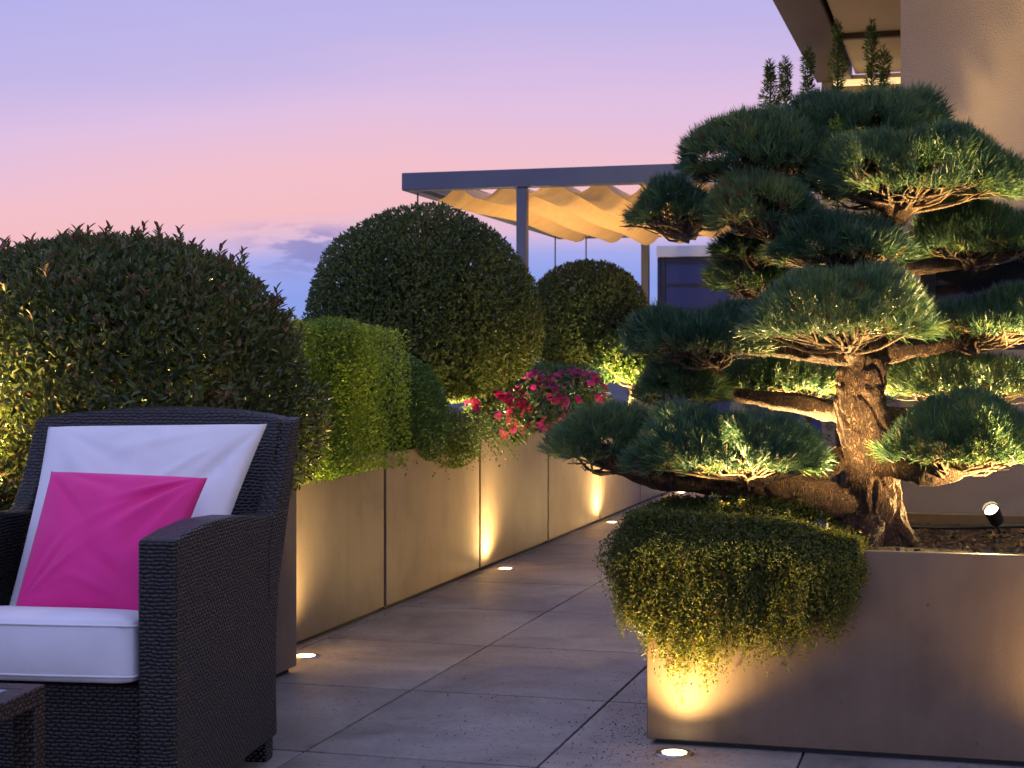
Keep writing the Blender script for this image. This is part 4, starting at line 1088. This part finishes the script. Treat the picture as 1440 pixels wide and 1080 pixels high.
bmc = cushion_bm(-WID+0.092, -0.092, 0.0, 0.64, 0.318, 0.470, 0.012)
me = bpy.data.meshes.new("seat_cushion"); bmc.to_mesh(me); bmc.free(); me.materials.append(MAT['white_fab'])
for p in me.polygons: p.use_smooth = True
sco = bpy.data.objects.new("seat_cushion", me); COL.objects.link(sco)
sco.location = chair.location; sco.rotation_euler.z = chair.rotation_euler.z
tag(sco, "thick white seat cushion lying in the wicker armchair", "cushion")
pp = MB()
for zc in (0.340, 0.449):
    pts = []
    xa, xb, yf, r_ = -WID+0.092, -0.092, 0.0, 0.024
    for q in np.linspace(0, 1, 8): pts.append((xa-0.001, 0.3-(0.3-r_)*q))
    for a in np.linspace(0, PI/2, 7)[1:]: pts.append((xa-0.001+r_*(1-math.cos(a)), yf+r_*(1-math.sin(a))))
    for q in np.linspace(0, 1, 40)[1:-1]: pts.append((xa+r_+(xb-xa-2*r_)*q, yf-0.012*(1-(2*q-1)**2)*(1-(0.45 if zc < .4 else 0.45))-0.0008))
    for a in np.linspace(0, PI/2, 7): pts.append((xb+0.001-r_*(1-math.sin(a)), yf+r_*(1-math.cos(a))))
    for q in np.linspace(0, 1, 8)[1:]: pts.append((xb+0.001, r_+(0.3-r_)*q))
    pp.tube([lc(x, y, zc-(0.085*max(y, 0)/0.64 if zc > .4 else 0)) for x, y in pts], 0.0026, 6)
o = obj("piping", pp, MAT['white_fab'], sco, local=True, smooth=True)

def pillow(name, corners, thick, mat, label, cat="pillow", sag=0.020, n=70, seed=3):
    TL, TR, BL, BR = [np.asarray(c_, float) for c_ in corners]
    u = np.linspace(0, 1, n)[:, None]*np.ones((1, n)); v = np.ones((n, 1))*np.linspace(0, 1, n)[None]
    # pulled-in edges between pointed corners
    ux = u+sag*np.sin(PI*v)*(1-2*u)*0.9; vx = v+sag*np.sin(PI*u)*(1-2*v)*0.9
    B = (1-ux)[..., None]*(1-vx)[..., None]*BL+ux[..., None]*(1-vx)[..., None]*BR+(1-ux)[..., None]*vx[..., None]*TL+ux[..., None]*vx[..., None]*TR
    nrm = unit(np.cross(TR-TL, BL-TL)); 
    if nrm @ (np.array([0, 0, H])-B.mean((0, 1))) < 0: nrm = -nrm
    h = thick*(np.sin(PI*u)*np.sin(PI*v))**0.36
    r2 = np.random.default_rng(seed)
    Wk = np.zeros_like(u)
    for _ in range(14):                                  # creases running in from the corners
        cx_, cy_ = r2.choice([0, 1]), r2.choice([0, 1]); th_ = r2.uniform(0.25, 1.3)
        dx, dy = (u-cx_), (v-cy_); ang = np.arctan2(np.abs(dy), np.abs(dx)); rad = np.hypot(dx, dy)
        Wk += r2.choice([-0.011, 0.008])*np.exp(-((ang-th_)/r2.uniform(.05, .12))**2)*np.exp(-((rad-r2.uniform(.25, .5))/0.22)**2)
    Wk += 0.004*np.sin(u*5+v*4+seed)*np.sin(v*6-u*2)
    env = (np.sin(PI*u)*np.sin(PI*v))**0.3
    Fv = B+nrm*(h+Wk*env)[..., None]; Bv = B-nrm*h[..., None]*0.75
    i = np.arange(n-1)[:, None]*n; j = np.arange(n-1)[None]
    F = np.stack([i+j, i+n+j, i+n+j+1, i+j+1], -1).reshape(-1, 4)
    mb = MB(); mb.add(Fv.reshape(-1, 3), F); mb.add(Bv.reshape(-1, 3), F[:, ::-1])
    c = B.mean((0, 1)); o = obj(name, mb, mat, loc=c, smooth=True)
    bm = bmesh.new(); bm.from_mesh(o.data); bmesh.ops.remove_doubles(bm, verts=bm.verts, dist=0.0005); bmesh.ops.recalc_face_normals(bm, faces=bm.faces); bm.to_mesh(o.data); bm.free()
    for p in o.data.polygons: p.use_smooth = True
    return tag(o, label, cat)
pillow("back_pillow", (at(68, 600, 4.20), at(376, 596, 4.235), at(10, 862, 3.93), at(278, 868, 3.84)), 0.085, MAT['white_fab'], "large white back pillow leaning on the wicker armchair", seed=5)
pillow("throw_pillow", (at(72, 663, 3.92), at(292, 672, 3.90), at(18, 866, 3.74), at(218, 872, 3.68)), 0.075, MAT['pink_fab'], "square magenta throw pillow in front of the white pillow", seed=11)

# ------------------------------------------------------------------ side table
tz = 0.40; tc_ = np.array([-1.688, 2.730, 0.0])
tb = empty("side_table", tc_-ex*0.25-ey*0.25, "low woven side table with glass top in front of the armchair", "table", rz=math.radians(CH))
def tb_box(lo, hi):
    bm = bmesh.new(); bmesh.ops.create_cube(bm, size=1.0)
    for v in bm.verts: v.co = [lo[i]+(v.co[i]+0.5)*(hi[i]-lo[i]) for i in range(3)]
    return bm
bm = bmesh.new()
me_parts = [((-.25, -.25, tz-.036), (.25, -.20, tz)), ((-.25, .20, tz-.036), (.25, .25, tz)), ((-.25, -.20, tz-.036), (-.20, .20, tz)), ((.20, -.20, tz-.036), (.25, .20, tz))]
for lo, hi in me_parts:
    b2 = tb_box(lo, hi); m2 = bpy.data.meshes.new("tmp"); b2.to_mesh(m2); b2.free(); bm.from_mesh(m2); bpy.data.meshes.remove(m2)
bm_obj("top_frame", bm, MAT['wicker_b'], tb, 0.003)
bm = tb_box((-.199, -.199, tz-.010), (.199, .199, tz-.002)); bm_obj("glass_top", bm, MAT['tableglass'], tb, 0.001)
for (x, y) in ((.205, .205), (-.25, .205), (.205, -.25), (-.25, -.25)):
    bm_obj("leg", tb_box((x, y, 0.0), (x+.045, y+.045, tz-.0365)), MAT['wicker_b'], tb, 0.003)

# ------------------------------------------------------------------ dusk sky
world = bpy.data.worlds.new("World"); sc.world = world; world.use_nodes = True
nt = world.node_tree; L = nt.links.new
bg = nt.nodes["Background"]
tc = N(nt, "ShaderNodeTexCoord"); sp = N(nt, "ShaderNodeSeparateXYZ"); L(tc.outputs["Generated"], sp.inputs[0])
def WM(op, a, b_=None, c_=None):
    n = nt.nodes.new("ShaderNodeMath"); n.operation = op
    for i, x in enumerate((a, b_, c_)):
        if x is None: continue
        if isinstance(x, (int, float)): n.inputs[i].default_value = x
        else: L(x, n.inputs[i])
    return n.outputs[0]
mp = N(nt, "ShaderNodeMapping"); mp.inputs["Scale"].default_value = (3.2, 3.2, 22); L(tc.outputs["Generated"], mp.inputs["Vector"])
nz = N(nt, "ShaderNodeTexNoise"); nz.inputs["Scale"].default_value = 1.0; nz.inputs["Detail"].default_value = 5; L(mp.outputs[0], nz.inputs["Vector"])
az = WM('DIVIDE', sp.outputs[0], WM('MAXIMUM', sp.outputs[1], 0.05))
lift = WM('MULTIPLY', WM('MINIMUM', WM('MAXIMUM', WM('SUBTRACT', WM('MULTIPLY', az, -1.0), 0.36), 0.0), 0.4), 0.10)
el = WM('ADD', WM('ADD', sp.outputs[2], lift), WM('MULTIPLY', WM('SUBTRACT', nz.outputs["Fac"], 0.5), 0.034))
front = ramp(nt, [(0.0, (0.168, 0.209, 0.425)), (0.05, (0.146, 0.196, 0.451)), (0.072, (0.212, 0.227, 0.451)), (0.084, (0.407, 0.281, 0.375)), (0.100, (0.496, 0.281, 0.302)), (0.125, (0.486, 0.290, 0.332)), (0.160, (0.407, 0.290, 0.417)), (0.20, (0.297, 0.258, 0.438)), (0.26, (0.232, 0.233, 0.462)), (0.45, (0.275, 0.301, 0.608)), (1.0, (0.257, 0.282, 0.590))])
back = ramp(nt, [(0.0, (0.14, 0.15, 0.29)), (0.12, (0.26, 0.275, 0.50)), (0.4, (0.33, 0.355, 0.66)), (1.0, (0.27, 0.30, 0.58))])
L(el, front.inputs[0]); L(el, back.inputs[0])
dot = N(nt, "ShaderNodeVectorMath"); dot.operation = 'DOT_PRODUCT'; L(tc.outputs["Generated"], dot.inputs[0]); dot.inputs[1].default_value = (-0.45, 0.89, 0)
mr = N(nt, "ShaderNodeMapRange"); mr.interpolation_type = 'SMOOTHSTEP'; mr.inputs[1].default_value = -0.1; mr.inputs[2].default_value = 0.75; L(dot.outputs["Value"], mr.inputs[0])
mx = N(nt, "ShaderNodeMix"); mx.data_type = 'RGBA'; L(mr.outputs[0], mx.inputs[0]); L(back.outputs[0], mx.inputs[6]); L(front.outputs[0], mx.inputs[7])
# small dark clouds low over the afterglow
m2 = N(nt, "ShaderNodeMapping"); m2.inputs["Scale"].default_value = (16, 16, 70); m2.inputs["Location"].default_value = (1.3, 0.4, 0.2); L(tc.outputs["Generated"], m2.inputs["Vector"])
n2 = N(nt, "ShaderNodeTexNoise"); n2.inputs["Scale"].default_value = 1.6; n2.inputs["Detail"].default_value = 7; n2.inputs["Roughness"].default_value = 0.6; L(m2.outputs[0], n2.inputs["Vector"])
band = ramp(nt, [(0.050, (0, 0, 0)), (0.066, (1, 1, 1)), (0.080, (1, 1, 1)), (0.090, (0, 0, 0))]); L(sp.outputs[2], band.inputs[0])
cl = N(nt, "ShaderNodeMapRange"); cl.interpolation_type = 'SMOOTHSTEP'; cl.inputs[1].default_value = 0.43; cl.inputs[2].default_value = 0.56; L(n2.outputs["Fac"], cl.inputs[0])
patch = N(nt, "ShaderNodeMapRange"); patch.interpolation_type = 'SMOOTHSTEP'; patch.inputs[1].default_value = 0.085; patch.inputs[2].default_value = 0.0; patch.inputs[3].default_value = 0; patch.inputs[4].default_value = 1
L(WM('ABSOLUTE', WM('ADD', az, 0.415)), patch.inputs[0])
cf = WM('MULTIPLY', WM('MULTIPLY', WM('MULTIPLY', cl.outputs[0], band.outputs[0]), patch.outputs[0]), 0.85)
mc = N(nt, "ShaderNodeMix"); mc.data_type = 'RGBA'; L(cf, mc.inputs[0]); L(mx.outputs[2], mc.inputs[6]); mc.inputs[7].default_value = (0.14, 0.135, 0.30, 1)
L(mc.outputs[2], bg.inputs["Color"])
bg.inputs["Strength"].default_value = 1.0

# ------------------------------------------------------------------ render settings
sc.render.engine = 'CYCLES'
cy = sc.cycles
cy.use_denoising = True
try: cy.denoiser = 'OPENIMAGEDENOISE'
except Exception: pass
cy.use_adaptive_sampling = True; cy.adaptive_threshold = 0.02
cy.max_bounces = 6; cy.diffuse_bounces = 3; cy.glossy_bounces = 3; cy.transmission_bounces = 3; cy.transparent_max_bounces = 4
cy.sample_clamp_indirect = 4.0
cy.caustics_reflective = False; cy.caustics_refractive = False
sc.view_settings.view_transform = 'Standard'; sc.view_settings.look = 'None'
sc.view_settings.exposure = 0.88; sc.view_settings.gamma = 1.0
